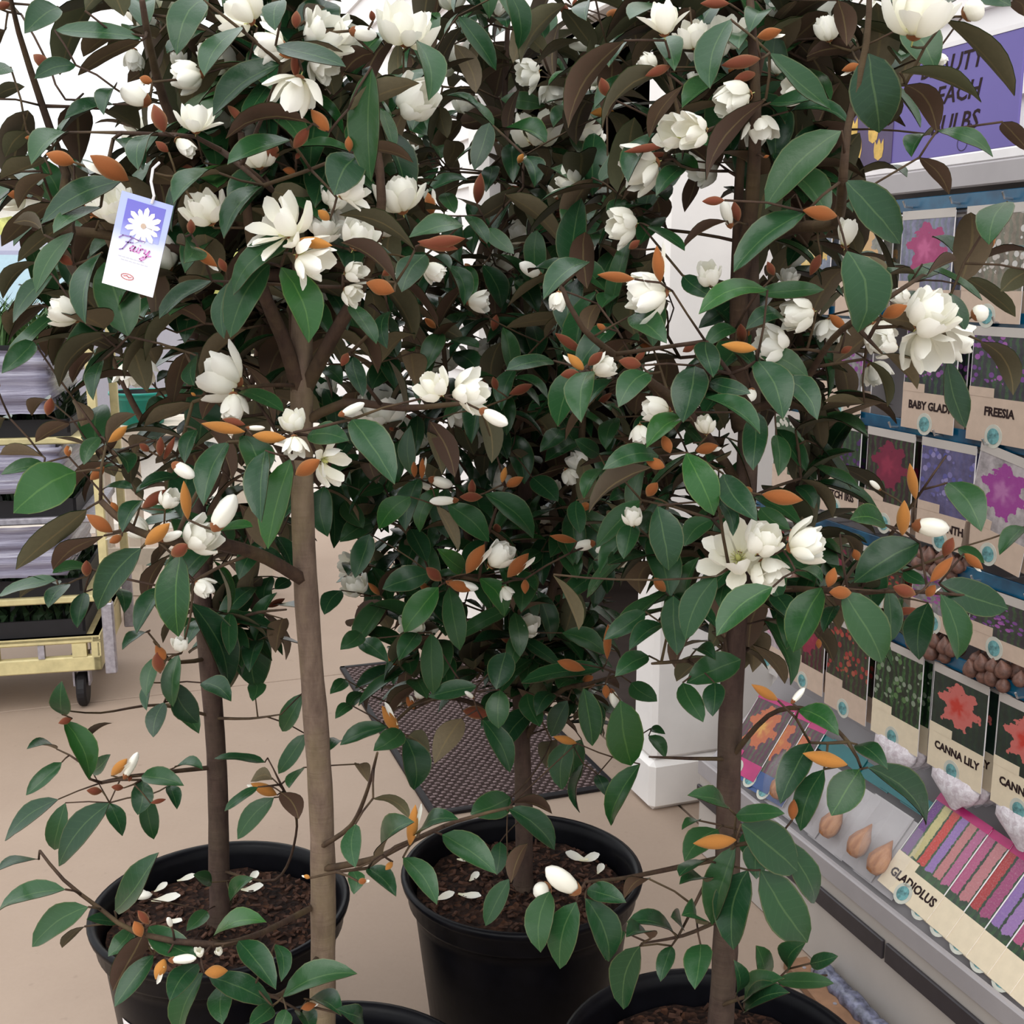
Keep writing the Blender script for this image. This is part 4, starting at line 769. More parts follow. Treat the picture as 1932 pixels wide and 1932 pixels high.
# flower: cx cy size  axis angle on screen (0 right, 90 up)  share of axis towards viewer  openness  tree+layer
FLOWERS = {
'A': """1350 60 300 140 .2 .75 11;1530 260 250 185 .2 .55 10;1850 180 280 40 .5 .7 11;1830 360 220 -45 .3 .5 11;1670 530 300 -110 .1 .7 10;1070 430 240 190 .1 .35 11;1110 670 240 80 .3 .6 10;1010 340 120 90 .2 .4 12;640 1160 260 100 .6 .5 11;1160 1190 270 110 .5 .6 11;1560 1260 340 130 .6 .85 10;1830 1280 220 60 .4 .6 11;1770 1480 290 -20 .2 .7 10;1450 870 250 100 .3 .6 11;1390 1000 160 60 .3 .5 11;1890 1120 170 60 .4 .5 11;1720 900 180 60 .4 .5 12;930 1260 130 100 .4 .5 12;1230 1450 150 200 .3 .5 12;1850 1650 160 -80 .2 .5 12;820 130 150 60 .2 .4 12;760 330 160 -90 .2 .4 12;1040 825 185 -40 .3 .06 10""",
'B': """370 140 340 80 .3 .8 11;30 200 200 20 .3 .5 11;1060 420 190 200 .3 .5 41;1200 520 190 -80 .1 .6 41;1090 720 280 90 .3 .7 41;1820 110 260 100 .2 .5 30;1880 760 260 160 .6 .5 30;1700 950 300 200 .1 .5 31;330 1110 290 100 .2 .6 11;60 1080 240 20 .3 .55 10;70 1540 180 10 .5 .4 10;60 1660 170 -30 .5 .4 10;770 1710 180 0 .2 .35 40;1590 1280 240 190 .2 .5 31;1370 1400 150 90 .3 .5 41;1740 1660 320 185 .1 .5 30;520 1530 170 -40 .2 .4 11;350 870 180 90 .3 .6 41;100 1340 240 60 .3 .6 11;1740 360 150 160 .2 .4 31;860 50 150 90 .3 .5 42;240 1290 160 80 .3 .5 12;900 1480 200 90 .4 .5 42;1010 1320 180 120 .4 .5 42;1230 1700 150 -90 .2 .4 31;1250 1840 160 0 .3 .5 42;700 590 160 90 .4 .5 42;900 1840 150 90 .4 .5 42;620 0 180 90 .4 .5 42""",
'C': """1340 70 420 85 .3 .55 30;820 170 190 110 .3 .4 31;1460 330 100 -60 .3 .3 31;300 560 290 200 .3 .45 31;60 740 260 190 .5 .5 30;440 730 220 -75 .2 .5 31;150 1560 190 110 .5 .3 31;660 1780 260 190 .3 .45 31;1400 1780 330 60 .6 .5 30;1240 1680 140 180 .3 .4 31;530 380 130 100 .3 .3 31;640 500 210 170 .2 .5 31;60 200 220 100 .4 .6 31;740 680 240 -20 .2 .6 32;1120 1890 220 -60 .4 .5 31;120 950 220 200 .3 .5 32;560 60 200 80 .3 .6 32;830 1870 200 -90 .3 .5 32;600 1570 130 90 .4 .5 32;1090 60 160 120 .3 .5 32;930 1330 215 88 .35 .05 30""",
'D': """770 170 240 -80 .2 .6 21;1260 190 340 150 .1 .65 11;1320 360 210 -90 .2 .4 11;1660 460 190 100 .4 .45 10;1670 590 180 -80 .4 .4 10;1880 690 230 -10 .5 .8 10;1130 1110 280 35 .2 .45 10;790 1060 170 150 .2 .4 11;1150 1390 150 -30 .2 .4 11;1020 1720 120 90 .2 .4 11;1830 270 170 90 .3 .5 42;960 900 160 60 .2 .35 11""",
'E': """520 250 230 130 .4 .55 10;730 290 280 10 .4 .6 10;230 370 300 90 .2 .9 41;660 420 180 -40 .2 .5 41;1480 150 200 30 .3 .35 30;1790 390 220 175 .1 .3 30;1690 520 150 -90 .3 .4 31;890 1220 240 50 .2 .25 40;1340 690 170 150 .2 .4 41;1290 760 130 -60 .2 .4 41;930 1420 120 -60 .2 .3 40;500 1610 130 80 .4 .5 41;80 1390 170 110 .4 .5 41;570 120 200 90 .4 .5 42;190 830 170 90 .3 .6 42;770 60 180 90 .3 .6 42;930 40 160 90 .3 .6 42;540 1070 160 90 .4 .5 42;1650 1000 150 100 .4 .4 31;1230 960 120 90 .4 .5 42;740 550 170 -30 .3 .5 42;430 560 150 90 .3 .5 42;1340 480 110 160 .3 .5 42;1150 990 130 90 .3 .5 42;320 480 200 -90 .2 .6 42""",
'F': """300 1190 350 120 .75 .85 30;460 1130 260 70 .4 .5 30;690 1150 290 20 .3 .45 30;490 1310 260 -60 .6 .5 30;1400 30 360 -75 .5 .75 30;1560 0 230 -10 .3 .6 31;130 480 150 100 .3 .35 31;280 890 160 80 .3 .4 31;1150 20 200 170 .3 .4 31;500 30 260 170 .2 .5 31;700 130 190 -60 .2 .5 32;1090 180 190 -60 .2 .5 32""",
'G': "880 1485 80 100 .5 .3 10;1240 1525 70 80 .5 .3 10;1130 1530 80 90 .4 .3 10", 'H': "320 110 80 90 .3 .3 41;450 60 110 60 .2 .3 41", 'I': "",
}
# white buds: base x,y tip x,y width tree+layer
WBUDS = {
'A': "870 590 680 510 110 11", 'B': "60 190 200 200 80 11;1560 200 1290 260 110 40;1130 1570 1010 1490 70 40;1220 1130 1170 1050 30 41",
'C': "1560 110 1700 20 120 30;1610 1790 1730 1750 95 30;260 1290 230 1130 60 31",
'D': "1000 680 1100 770 75 10;1230 1050 1330 870 110 10;1410 480 1500 490 30 10;930 1110 1030 1080 50 10",
'E': "790 380 940 470 75 10;0 410 130 350 50 10;660 890 500 905 50 40;500 770 630 815 60 40;1600 1100 1440 1190 75 40;1430 1130 1320 1165 60 40;1540 1255 1700 1225 55 40;600 1350 775 1400 55 40;520 830 440 800 40 41;1640 220 1560 180 40 41",
'F': "1280 1025 1510 1060 105 30;380 260 385 340 55 31;1100 830 1060 790 30 31",
'G': "720 520 780 395 50 20;980 1530 1110 1560 50 10;760 1190 860 1200 45 21;990 1340 950 1330 30 10", 'H': "1340 1150 1160 1050 110 30;1180 1120 1090 1200 100 30;1520 20 1560 150 50 40;750 70 700 50 25 40", 'I': "600 90 690 30 36 30",
}
# rusty buds: base x,y tip x,y width tint(r = red, o = orange, y = golden) tree+layer
BBUDS = {
'A': """960 760 870 590 90 r 10;460 930 260 870 90 o 10;760 1030 510 880 120 o 10;220 790 140 780 50 o 11;890 480 790 440 60 o 11;1690 180 1680 60 90 r 11;1700 310 1580 310 100 o 10;1690 310 1675 445 60 r 10;1880 760 1760 620 80 o 10;1680 850 1750 720 70 r 10;1690 910 1700 860 60 r 11;1690 980 1600 960 50 o 11;1310 610 1380 690 50 r 11;450 1500 320 1440 90 r 10;1110 1330 1080 1240 95 r 10;1110 1400 1230 1510 70 o 10;1300 1540 1240 1460 70 r 11;1880 1250 1800 1190 95 y 10;1700 1360 1880 1390 70 y 10;980 870 880 800 70 r 11;1520 1740 1480 1690 50 r 12;10 60 60 20 50 r 12""",
'B': """770 1160 790 980 70 r 40;520 1220 490 1090 70 o 40;450 1390 700 1350 80 r 10;440 1370 660 1410 70 r 10;310 1650 140 1600 100 o 10;240 1560 300 1510 60 r 11;1795 1600 1785 1390 75 o 30;1650 1580 1450 1555 65 o 30;1000 930 1030 870 60 y 40;60 870 40 770 60 o 10;1540 640 1410 640 60 y 40;1500 560 1470 440 80 r 31;1850 390 1720 430 60 r 30;1830 830 1600 860 50 r 31;1620 1410 1690 1360 70 r 31;860 1870 880 1780 60 r 41;190 140 170 60 60 r 11;1310 60 1330 -10 50 r 41;1230 30 1290 90 50 r 41;930 1090 1010 1060 60 r 41;1440 1830 1500 1870 60 o 31;350 480 380 600 60 r 42""",
'C': """400 230 560 170 70 o 30;420 350 220 370 80 r 30;400 430 290 450 60 r 31;850 1230 680 1190 90 o 30;220 1140 110 1140 55 r 30;1100 1790 1270 1730 90 o 30;1090 1670 1080 1500 80 r 30;250 40 100 20 60 r 31;440 900 490 880 40 o 31;900 1860 830 1780 60 o 31;300 1260 290 1140 60 r 31;980 380 900 400 50 o 31;760 1440 720 1560 60 r 31;500 1560 480 1480 50 r 31;700 1030 760 1130 80 o 32""",
'D': """1410 500 1140 465 70 y 10;1410 460 1260 440 50 r 10;1450 520 1620 550 75 y 10;1690 740 1810 670 90 o 10;1090 990 1040 790 65 y 10;670 1060 490 980 80 o 10;720 1080 620 1140 80 o 10;850 1130 960 1030 85 y 10;1000 1190 1060 1150 80 r 10;830 930 940 840 70 r 11;690 950 630 910 60 o 11;960 1780 880 1720 100 o 11;930 1850 890 1760 80 r 11;520 1310 490 1240 60 r 11;540 770 590 710 60 o 11;640 560 720 480 60 y 11;300 410 290 320 60 r 11;420 640 380 590 60 o 11;930 640 910 540 50 r 11;870 610 790 580 50 r 11;950 660 990 540 40 r 11;20 260 -30 220 50 o 11;1130 300 1080 290 40 y 11""",
'E': """710 1300 810 1150 90 o 40;940 1320 1060 1200 85 o 40;1040 1330 1040 1430 80 o 40;610 1350 740 1410 70 o 40;570 1340 480 1280 80 r 40;1370 160 1280 70 60 y 30;1340 170 1240 190 80 r 30;1390 130 1480 60 60 r 30;1690 130 1570 110 80 r 30;880 270 860 200 70 r 40;1080 240 950 300 60 r 40;800 870 670 880 60 r 40;740 870 740 780 50 r 40;910 790 930 710 40 y 40;930 810 1030 770 60 o 40;1850 620 1820 530 90 o 30;1820 700 1720 670 100 o 30;1720 860 1790 800 90 o 31;1330 1120 1180 1100 50 o 40;1220 1790 1380 1860 70 o 40;1500 1780 1510 1600 50 o 40;460 770 460 660 40 o 40;420 760 410 680 40 o 40;50 60 0 140 60 r 11;300 500 260 460 50 r 41;700 500 740 450 50 r 41;900 320 980 340 60 r 41;1650 110 1720 60 40 r 31""",
'F': """430 850 680 900 95 o 30;1290 880 1285 690 60 y 30;1215 1080 1255 900 80 y 30;1370 1340 1530 1220 70 o 30;1560 1180 1700 1290 60 o 30;800 1370 860 1280 90 o 30;930 1400 830 1420 80 o 30;1450 1200 1530 1110 80 r 31;1290 1410 1190 1390 80 r 30;400 40 220 20 70 y 30;60 610 200 590 70 o 31;940 1160 1000 1240 60 o 31;750 1660 770 1740 60 o 31;1350 1420 1430 1380 60 o 30;870 60 960 30 60 r 31;60 10 0 60 60 r 31""",
'G': """650 500 720 430 60 y 20;760 500 730 560 60 r 20;720 570 630 590 80 r 20;600 590 490 610 50 r 20;1580 610 1420 570 70 y 20;960 1510 880 1680 80 y 10;1180 1590 1290 1630 80 y 10;830 1390 760 1350 70 o 10;870 1320 780 1290 50 r 10;870 655 940 660 30 r 20;1770 1060 1720 1090 60 y 10;430 180 330 230 50 r 20;1720 1790 1790 1820 60 o 10""",
'H': """330 270 230 130 70 y 40;395 880 420 690 70 y 10;300 970 250 1060 60 y 10;1330 320 1200 305 50 y 40;1490 -10 1500 90 60 o 40;420 130 370 80 90 o 41;690 140 840 180 80 r 41;180 40 170 0 50 r 41;110 1080 140 1120 50 o 10""",
'I': """910 430 680 400 90 y 30;290 850 60 910 90 y 30;520 70 390 10 60 y 30;600 740 630 660 60 o 30""",
}
# main limbs: tree, layer, pixel polyline, start radius (m)
LIMBS = [
 (1, 1, [(572, 760), (535, 640), (500, 560), (470, 430), (455, 250)], .010), (1, 1, [(572, 740), (625, 640), (690, 520), (720, 380), (700, 200)], .010), (1, 2, [(566, 700), (560, 520), (580, 300), (590, 60)], .011),
 (1, 1, [(455, 420), (340, 260), (292, 130), (268, 0)], .008), (1, 1, [(480, 520), (330, 470), (180, 440), (60, 430)], .007), (1, 1, [(125, 330), (80, 200), (35, 60), (15, -30)], .005),
 (1, 0, [(578, 1098), (500, 1052), (410, 1024), (330, 1022), (250, 998), (190, 945)], .009), (1, 0, [(588, 1712), (545, 1735), (480, 1765), (400, 1782), (262, 1762), (190, 1715), (120, 1660), (75, 1605)], .0045), (1, 0, [(604, 1640), (700, 1622), (770, 1590), (860, 1550), (967, 1522)], .0045), (1, 1, [(570, 800), (650, 760), (760, 770), (880, 760)], .006), (1, 0, [(606, 1800), (560, 1850), (520, 1880), (480, 1860)], .004), (1, 0, [(602, 1600), (660, 1560), (690, 1500), (712, 1420)], .0035),
 (2, 1, [(392, 1060), (330, 900), (250, 760), (180, 600)], .009), (2, 1, [(392, 1050), (430, 880), (480, 700), (500, 480)], .009), (2, 0, [(398, 1448), (330, 1455), (240, 1465), (170, 1470), (125, 1360)], .004), (2, 0, [(402, 1352), (300, 1330), (190, 1345), (120, 1340)], .003), (2, 0, [(404, 1355), (470, 1356), (530, 1348)], .003), (2, 0, [(410, 1640), (520, 1660), (560, 1560), (530, 1480), (505, 1430)], .003), (2, 0, [(398, 1200), (470, 1160), (540, 1150)], .004), (2, 0, [(398, 1240), (330, 1250), (290, 1210)], .004),
 (4, 1, [(985, 1300), (930, 1160), (880, 1000), (850, 800), (830, 560)], .010), (4, 1, [(985, 1280), (1040, 1120), (1090, 900), (1100, 640), (1060, 380)], .010), (4, 2, [(982, 1200), (970, 900), (960, 600), (950, 300), (960, 0)], .012), (4, 0, [(985, 1400), (900, 1330), (800, 1320), (720, 1390)], .006), (4, 0, [(987, 1400), (1050, 1310), (1110, 1290), (1180, 1270)], .006), (4, 0, [(940, 1100), (830, 1090), (810, 1080)], .005), (4, 0, [(1080, 1110), (980, 1092), (900, 1086), (850, 1090)], .005),
 (3, 1, [(1395, 800), (1395, 560), (1418, 380), (1425, 200), (1415, 0)], .013), (3, 1, [(1388, 600), (1392, 440), (1400, 280), (1440, 100)], .008), (3, 0, [(1410, 460), (1500, 430), (1575, 420), (1590, 340), (1600, 240), (1635, 80), (1640, -20)], .008), (3, 0, [(1390, 1120), (1500, 1110), (1600, 1120), (1700, 1115), (1840, 1125)], .0042), (3, 0, [(1385, 900), (1300, 780), (1200, 700), (1100, 620), (1060, 540)], .007),
 (3, 0, [(1395, 780), (1500, 740), (1570, 640), (1650, 580), (1740, 520)], .0055), (3, 0, [(1372, 1440), (1450, 1350), (1530, 1340), (1600, 1400), (1625, 1450)], .004), (3, 0, [(1362, 1600), (1390, 1575), (1430, 1600)], .004), (3, 0, [(1355, 1620), (1290, 1634), (1180, 1656), (1104, 1664)], .004), (3, 0, [(1350, 1740), (1290, 1765), (1210, 1780)], .003), (3, 0, [(1390, 1240), (1320, 1245), (1230, 1252)], .004), (3, 0, [(1625, 1110), (1680, 1010), (1715, 960), (1750, 910), (1785, 860)], .003), (3, 0, [(1378, 1432), (1300, 1431), (1225, 1428)], .003), (3, 0, [(1352, 1900), (1440, 1870), (1560, 1840)], .003),
]
# ================================================================ POTTED MAGNOLIA TREES
def leaf_variant(asp, arch, fold, droop, wav, seed, bend=0.0):
    rd = random.Random(seed); n = 8; top = []; uv = []; hw = asp / 2
    def prof(t): return max(0.0, math.sin(math.pi * t ** .92)) ** .72
    for i in range(n + 1):
        t = i / n; w = hw * prof(t); z0 = arch * 4 * t * (1 - t) * .25 - droop * t ** 3 + droop * t; xs = (rd.uniform(-.006, .006) if 0 < i < n else 0) + bend * 4 * t * (1 - t)
        if i in (0, n): top.append((0, t, z0)); uv.append((0, t)); continue
        wv = wav * math.sin(t * 9 + seed)
        top += [(-w + xs, t, z0 + fold * w + wv), (xs, t, z0), (w + xs, t, z0 + fold * w - wv)]; uv += [(-.5, t), (0, t), (.5, t)]
    fs = [(0, 2, 1), (0, 3, 2)]
    for i in range(n - 2):
        a, b = 1 + 3 * i, 4 + 3 * i; fs += [(a, a + 1, b + 1, b), (a + 1, a + 2, b + 2, b + 1)]
    L = len(top) - 1; a = L - 3; fs += [(a, a + 1, L), (a + 1, a + 2, L)]
    N = len(top); verts = top + [(x, y, z - .009) for x, y, z in top]
    faces = fs + [tuple(i + N for i in f)[::-1] for f in fs]
    return verts, faces, uv + uv, len(fs)
LEAFV = []
for k in range(12):
    rd = random.Random(100 + k)
    LEAFV.append(leaf_variant(.46, [.10, .22, .34, .05][k % 4], [.32, .14, .46][k % 3], [.05, .12, .2][k // 4], rd.uniform(.0, .016), 100 + k, [0, .05, -.06, .09, -.04, .02, -.09, .06, 0, -.03, .04, -.07][k]))
def make_leaf_mesh(v, mt, mu):
    me = bpy.data.meshes.new('leaf'); me.from_pydata(v[0], [], v[1]); l = me.uv_layers.new(name='UVMap')
    for lp in me.loops: l.data[lp.index].uv = v[2][lp.vertex_index]
    me.materials.append(mt); me.materials.append(mu); me.polygons.foreach_set('material_index', [0] * v[3] + [1] * (len(v[1]) - v[3])); me.shade_smooth(); return me
LEAFM = [make_leaf_mesh(v, M_LT, M_LU) for v in LEAFV]
for me in LEAFM:
    if me.polygons[0].normal.z < 0: me.flip_normals()

def petal_variant(asp, cup, curl, seed):
    nl, nw = 6, 4; vs = []; uv = []; rd = random.Random(seed)
    for i in range(nl + 1):
        t = i / nl; g = min(1, t / .62); w = asp / 2 * (.22 + .78 * (g * g * (3 - 2 * g))) * (1 if t < .62 else math.sqrt(max(.03, 1 - ((t - .62) / .385) ** 2)))
        for j in range(nw + 1):
            u = j / nw * 2 - 1; vs.append((u * w, t, cup * (u * u) * w * 1.6 + curl * math.sin(math.pi * t) * -.5 + curl * t * t * .55 + rd.uniform(-.008, .008))); uv.append((u, t))
    fs = [(i * (nw + 1) + j, i * (nw + 1) + j + 1, (i + 1) * (nw + 1) + j + 1, (i + 1) * (nw + 1) + j) for i in range(nl) for j in range(nw)]
    me = bpy.data.meshes.new('petal'); me.from_pydata(vs, [], fs); l = me.uv_layers.new(name='UVMap')
    for lp in me.loops: l.data[lp.index].uv = uv[lp.vertex_index]
    me.materials.append(M_PET); me.shade_smooth(); return me
PETM = [petal_variant(.58, .50, .38, 1), petal_variant(.52, .42, .24, 2), petal_variant(.64, .55, .5, 3), petal_variant(.46, .3, .02, 4)]
def ovoid(name, mat, seed, ridges=0, peak=.42, rnd_tip=False):
    m = MB(); prof = []; n = 10
    for i in range(10):
        t = i / 9; r = (math.sin(math.pi * t ** .95) ** .85 * .5 if not rnd_tip else .5 * math.sqrt(max(0, 1 - (2 * t ** (1.0 if peak > .4 else 1.2) - 1) ** 2)) ** (1.05)) if 0 < i < 9 else (.02 if not rnd_tip or i == 0 else .09)
        prof.append((max(.02, r), t))
    n = 20 if rnd_tip else 10; vs = []
    for r, z in prof:
        for k in range(n):
            a = 2 * math.pi * k / n + z * .9; rr_ = r * (1 + ridges * math.cos(3 * a) - (.13 * max(0, math.cos(3 * a + 2.2 * z)) ** 5 if rnd_tip else 0)); vs.append((rr_ * math.cos(a), z, rr_ * math.sin(a)))
    m.add(vs, [(i * n + k, i * n + (k + 1) % n, (i + 1) * n + (k + 1) % n, (i + 1) * n + k)[::-1] for i in range(9) for k in range(n)] + [tuple(range(n)), tuple(9 * n + k for k in range(n))[::-1]])
    me = m.mesh(name, True); l = me.uv_layers.new(name='UVMap')
    for lp in me.loops:
        c = me.vertices[lp.vertex_index].co; l.data[lp.index].uv = (math.atan2(c.z, c.x) / 3.14, min(1, .35 + c.y * .65))
    me.materials.append(mat); return me
BUDM = [ovoid('rusty_bud', M_BUD, 1, .0), ovoid('rusty_bud', M_BUD, 2, .06, .3)]
WBM = [ovoid('white_bud', M_PET, 1, .05, .42, True), ovoid('white_bud', M_PET, 2, .08, .3, True)]
def calyx():
    m = MB(); n = 8; vs = []
    for r, z in ((.12, -.06), (.36, .06), (.50, .22)):
        for k in range(n): a = 2 * math.pi * k / n; vs.append((r * math.cos(a), z + (.07 if k % 2 and z > .2 else 0), r * math.sin(a)))
    m.add(vs, [(i * n + k, i * n + (k + 1) % n, (i + 1) * n + (k + 1) % n, (i + 1) * n + k)[::-1] for i in range(2) for k in range(n)]); me = m.mesh('bud_scale', True); me.materials.append(M_BUD); return me
CALM = calyx()
def centre():
    m = MB(); rd = random.Random(2); m.lathe([(.02, -.25), (.03, -.05), (.10, .02), (.09, .18), (.05, .34), (.01, .4)], n=8, cap0=True)
    for k in range(14):
        a = 2 * math.pi * k / 14; b = Vector((math.cos(a) * .10, math.sin(a) * .10, .05)); e = b + Vector((math.cos(a) * .16, math.sin(a) * .16, .16)); m.tube([b, e], [.018, .010], 4)
    me = m.mesh('flower', True); me.materials.append(M_PIST); return me
CENM = centre()

TREE = {}
for k, (px, py, y, bark_m, nm) in {1: (587, 1200, 1.285, M_BARK_PALE, 'front left'), 2: (401, 1400, 1.77, M_BARK_DARK, 'rear left'), 3: (1382, 1250, 1.365, M_BARK_DARK, 'front right'), 4: (985, 1450, 1.88, M_BARK_DARK, 'rear middle')}.items():
    TREE[k] = dict(c=Vector((at_y(px, py, y).x, y, 0)), bark=bark_m, leaves=[], items=[], name=nm)
LABEL = {1: 'tall flowering magnolia standard in black pot, pale thick trunk left of centre, nearest the viewer',
         2: 'flowering magnolia standard in black pot with fallen petals, dark trunk at the far left',
         3: 'flowering magnolia standard in black pot with brown trunk, beside the bulb display',
         4: 'flowering magnolia standard in black pot, middle one standing before the doormat'}
for k, t in TREE.items():
    t['o'] = thing('potted_magnolia', LABEL[k], 'potted tree', t['c'])
    t['o']['group'] = 'potted flowering magnolias'
R0 = {1: (.29, .12, -.06), 3: (.29, .12, -.06), 2: (.24, .08, -.08), 4: (.30, .12, -.06)}
jr = random.Random(21)
def place(px, py, tree, layer, jit=.03):
    c = TREE[tree]['c']; x = (px - 966) / FPX * c.y; q = max(.25, 1 - ((x - c.x) / .5) ** 2)
    return at_y(px, py, c.y - R0[tree][layer] * math.sqrt(q) + jr.uniform(-jit, jit))
VIEW = Vector((0, 0, CAM_H))
def add_leaf(tree, b, ax, nrm, L, Wd, tint, var=None, hand=False):
    TREE[tree]['leaves'].append((b, ax.normalized(), nrm.normalized(), L, Wd, tint, jr.randrange(12) if var is None else var, hand))
def hand_leaf(tree, b, tip, wpx, face):
    p, z = tip, depth(b); w = wpx * z / FPX
    up = face[0] == 'g'; ch = tip - b; L = ch.length
    if L < .066:
        to = (VIEW - b).normalized(); ext = min(.05, math.sqrt(.07 ** 2 - min(L, .069) ** 2)); ch = ch + to * ext * (.8 if up else -.8); L = ch.length
    a = ch.normalized(); tv = (VIEW - (b + ch * .5)).normalized(); n0 = tv - a * tv.dot(a); n0.normalize(); sd = a.cross(n0)
    Wd = max(w * 1.05, .40 * L); Wd = min(Wd, .66 * L); ph = math.acos(max(.34, min(1, w / Wd)))
    ph = min(1.15, ph + .10)
    s1 = sd if sd.z > 0 else -sd
    n = n0 * math.cos(ph) * (1 if up else -1) + s1 * math.sin(ph)
    tint = (1, 1, 1, 1)
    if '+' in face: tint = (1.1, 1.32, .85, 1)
    add_leaf(tree, b, a, n, L * 1.03, Wd / .46, tint, None, True)
def parse(d):
    for T, txt in d.items():
        ox, oy = TILE[T]
        for it in txt.replace('\n', ';').split(';'):
            f = it.split()
            if f: yield ox, oy, f
def loc(ox, oy, x, y): return ox + float(x) / 3, oy + float(y) / 3
for ox, oy, f in parse(LEAVES):
    tr_, ly = int(f[6][0]), int(f[6][1]); bx, by = loc(ox, oy, f[0], f[1]); tx, ty = loc(ox, oy, f[2], f[3])
    b = place(bx, by, tr_, ly); tip = at_y(tx, ty, b.y + jr.uniform(-.02, .012))
    hand_leaf(tr_, b, tip, float(f[4]) / 3, f[5])
    TREE[tr_]['items'].append(b)

def basis(o, X, Y, Z, sx=1, sy=1, sz=1): return Matrix(((X.x * sx, Y.x * sy, Z.x * sz, o.x), (X.y * sx, Y.y * sy, Z.y * sz, o.y), (X.z * sx, Y.z * sy, Z.z * sz, o.z), (0, 0, 0, 1)))
_JF = {}
def joined_flower(opn):
    key = min(3, int(opn * 4.4))
    if key not in _JF:
        rd = random.Random(key); V = []; F = []; MI = []; UVs = []; op = .2 + .2 * key
        def put(me, M4, mi):
            o = len(V); V.extend([tuple(M4 @ v.co) for v in me.vertices]); uvs = [(0, .1)] * len(me.vertices)
            if me.uv_layers:
                for lp in me.loops: uvs[lp.vertex_index] = tuple(me.uv_layers[0].data[lp.index].uv)
            UVs.extend(uvs)
            for p in me.polygons: F.append(tuple(i + o for i in p.vertices)); MI.append(mi)
        put(CENM, Matrix.Diagonal((.42, .42, .42, 1)), 1); X, Y, ax = Vector((1, 0, 0)), Vector((0, 1, 0)), Vector((0, 0, 1))
        for ring, n in ((0, 6), (1, 5)):
            for k in range(n):
                a = 2 * math.pi * (k + .5 * ring) / n + rd.uniform(-.15, .15); rad = X * math.cos(a) + Y * math.sin(a); ti = (R(14 + 72 * op) if ring == 0 else R(6 + 46 * op)) + rd.uniform(-.14, .14)
                pd = ax * math.cos(ti) + rad * math.sin(ti); nn = ax * math.sin(ti) - rad * math.cos(ti); put(PETM[rd.randrange(3)], basis(rad * .03, pd.cross(nn), pd, nn, .6 * (1.15 - .25 * op), .6 * rd.uniform(.9, 1.08), .6), 0)
        put(CALM, basis(ax * -.03, X, ax, X.cross(ax), .22, .22, .22), 2)
        me = bpy.data.meshes.new('flower'); me.from_pydata(V, [], F); l = me.uv_layers.new(name='UVMap')
        for lp in me.loops: l.data[lp.index].uv = UVs[lp.vertex_index]
        for m in (M_PET, M_PIST, M_BUD): me.materials.append(m)
        me.polygons.foreach_set('material_index', MI); me.shade_smooth(); _JF[key] = me
    return _JF[key]
def add_flower(tree, base, ax, size, opn, rd, solo=False):
    if not solo:
        t = TREE[tree]; ax = ax.normalized(); a = rd.uniform(0, 6.28); X = ax.orthogonal().normalized(); Y = ax.cross(X); X, Y = X * math.cos(a) + Y * math.sin(a), Y * math.cos(a) - X * math.sin(a)
        o = link('flower', joined_flower(opn), None, t['o'], basis(base - t['c'], X, Y, ax, size, size, size)); o.color = (.22, .07, .025, 1); t['items'].append(base - ax * size * .1); return
    t = TREE[tree]; ax = ax.normalized(); X = ax.orthogonal().normalized(); Y = ax.cross(X); o0 = base - t['c']
    fl = link('flower', CENM, None, t['o'], basis(o0, X, Y, ax, size * .42, size * .42, size * .42))
    inv = fl.matrix_basis.inverted(); n1, n2 = (6, 5) if size > .05 else (5, 4); ph = rd.uniform(0, 6.28); pl = size * .60
    for ring, n in ((0, n1), (1, n2)):
        for k in range(n):
            a = ph + 2 * math.pi * (k + .5 * ring) / n + rd.uniform(-.15, .15); rad = X * math.cos(a) + Y * math.sin(a)
            ti = (R(14 + 72 * opn) if ring == 0 else R(6 + 46 * opn)) + rd.uniform(-.14, .14)
            pd = ax * math.cos(ti) + rad * math.sin(ti); nn = ax * math.sin(ti) - rad * math.cos(ti); sd = pd.cross(nn)
            wide = 1.15 - .25 * opn
            link('petal', PETM[rd.randrange(2) if opn < .5 else rd.randrange(4)], None, fl, inv @ basis(o0 + rad * size * .03, sd, pd, nn, pl * wide, pl * rd.uniform(.9, 1.08), pl))
    t['items'].append(base - ax * size * .1)
    # rusty calyx scale at the foot of the bloom
    link('bud_scale', CALM, None, fl, inv @ basis(o0 - ax * size * .03, X, ax, X.cross(ax), size * .22, size * .22, size * .22)).color = (.22, .07, .025, 1)
fr_ = random.Random(77)
for ox, oy, f in parse(FLOWERS):
    tr_, ly = int(f[6][0]), int(f[6][1]); cx, cy = loc(ox, oy, f[0], f[1]); c = place(cx, cy, tr_, ly); z = depth(c); size = float(f[2]) / 3 * z / FPX * 1.16
    an, tw = R(float(f[3])), float(f[4]); k = math.sqrt(1 - tw * tw)
    ax = Vector((math.cos(an) * k, -tw, math.sin(an) * k)); op = float(f[5]); add_flower(tr_, c - ax * size * .27, ax, size, op, fr_, ly == 0)
def add_bud(tree, b, tip, w, mesh, name, tint=None, white=False, rd=None):
    t = TREE[tree]; ch = tip - b; L = ch.length; a = ch.normalized(); X = a.orthogonal().normalized(); Z = X.cross(a)
    o = link(name, mesh, None, t['o'], basis(b - t['c'], X, a, Z, w, L, w))
    if tint: o.color = tint
    if white: link('bud_scale', CALM, None, o, Matrix.Diagonal((.8, .7, .8, 1))).color = (.22, .07, .025, 1)
    t['items'].append(b); return o
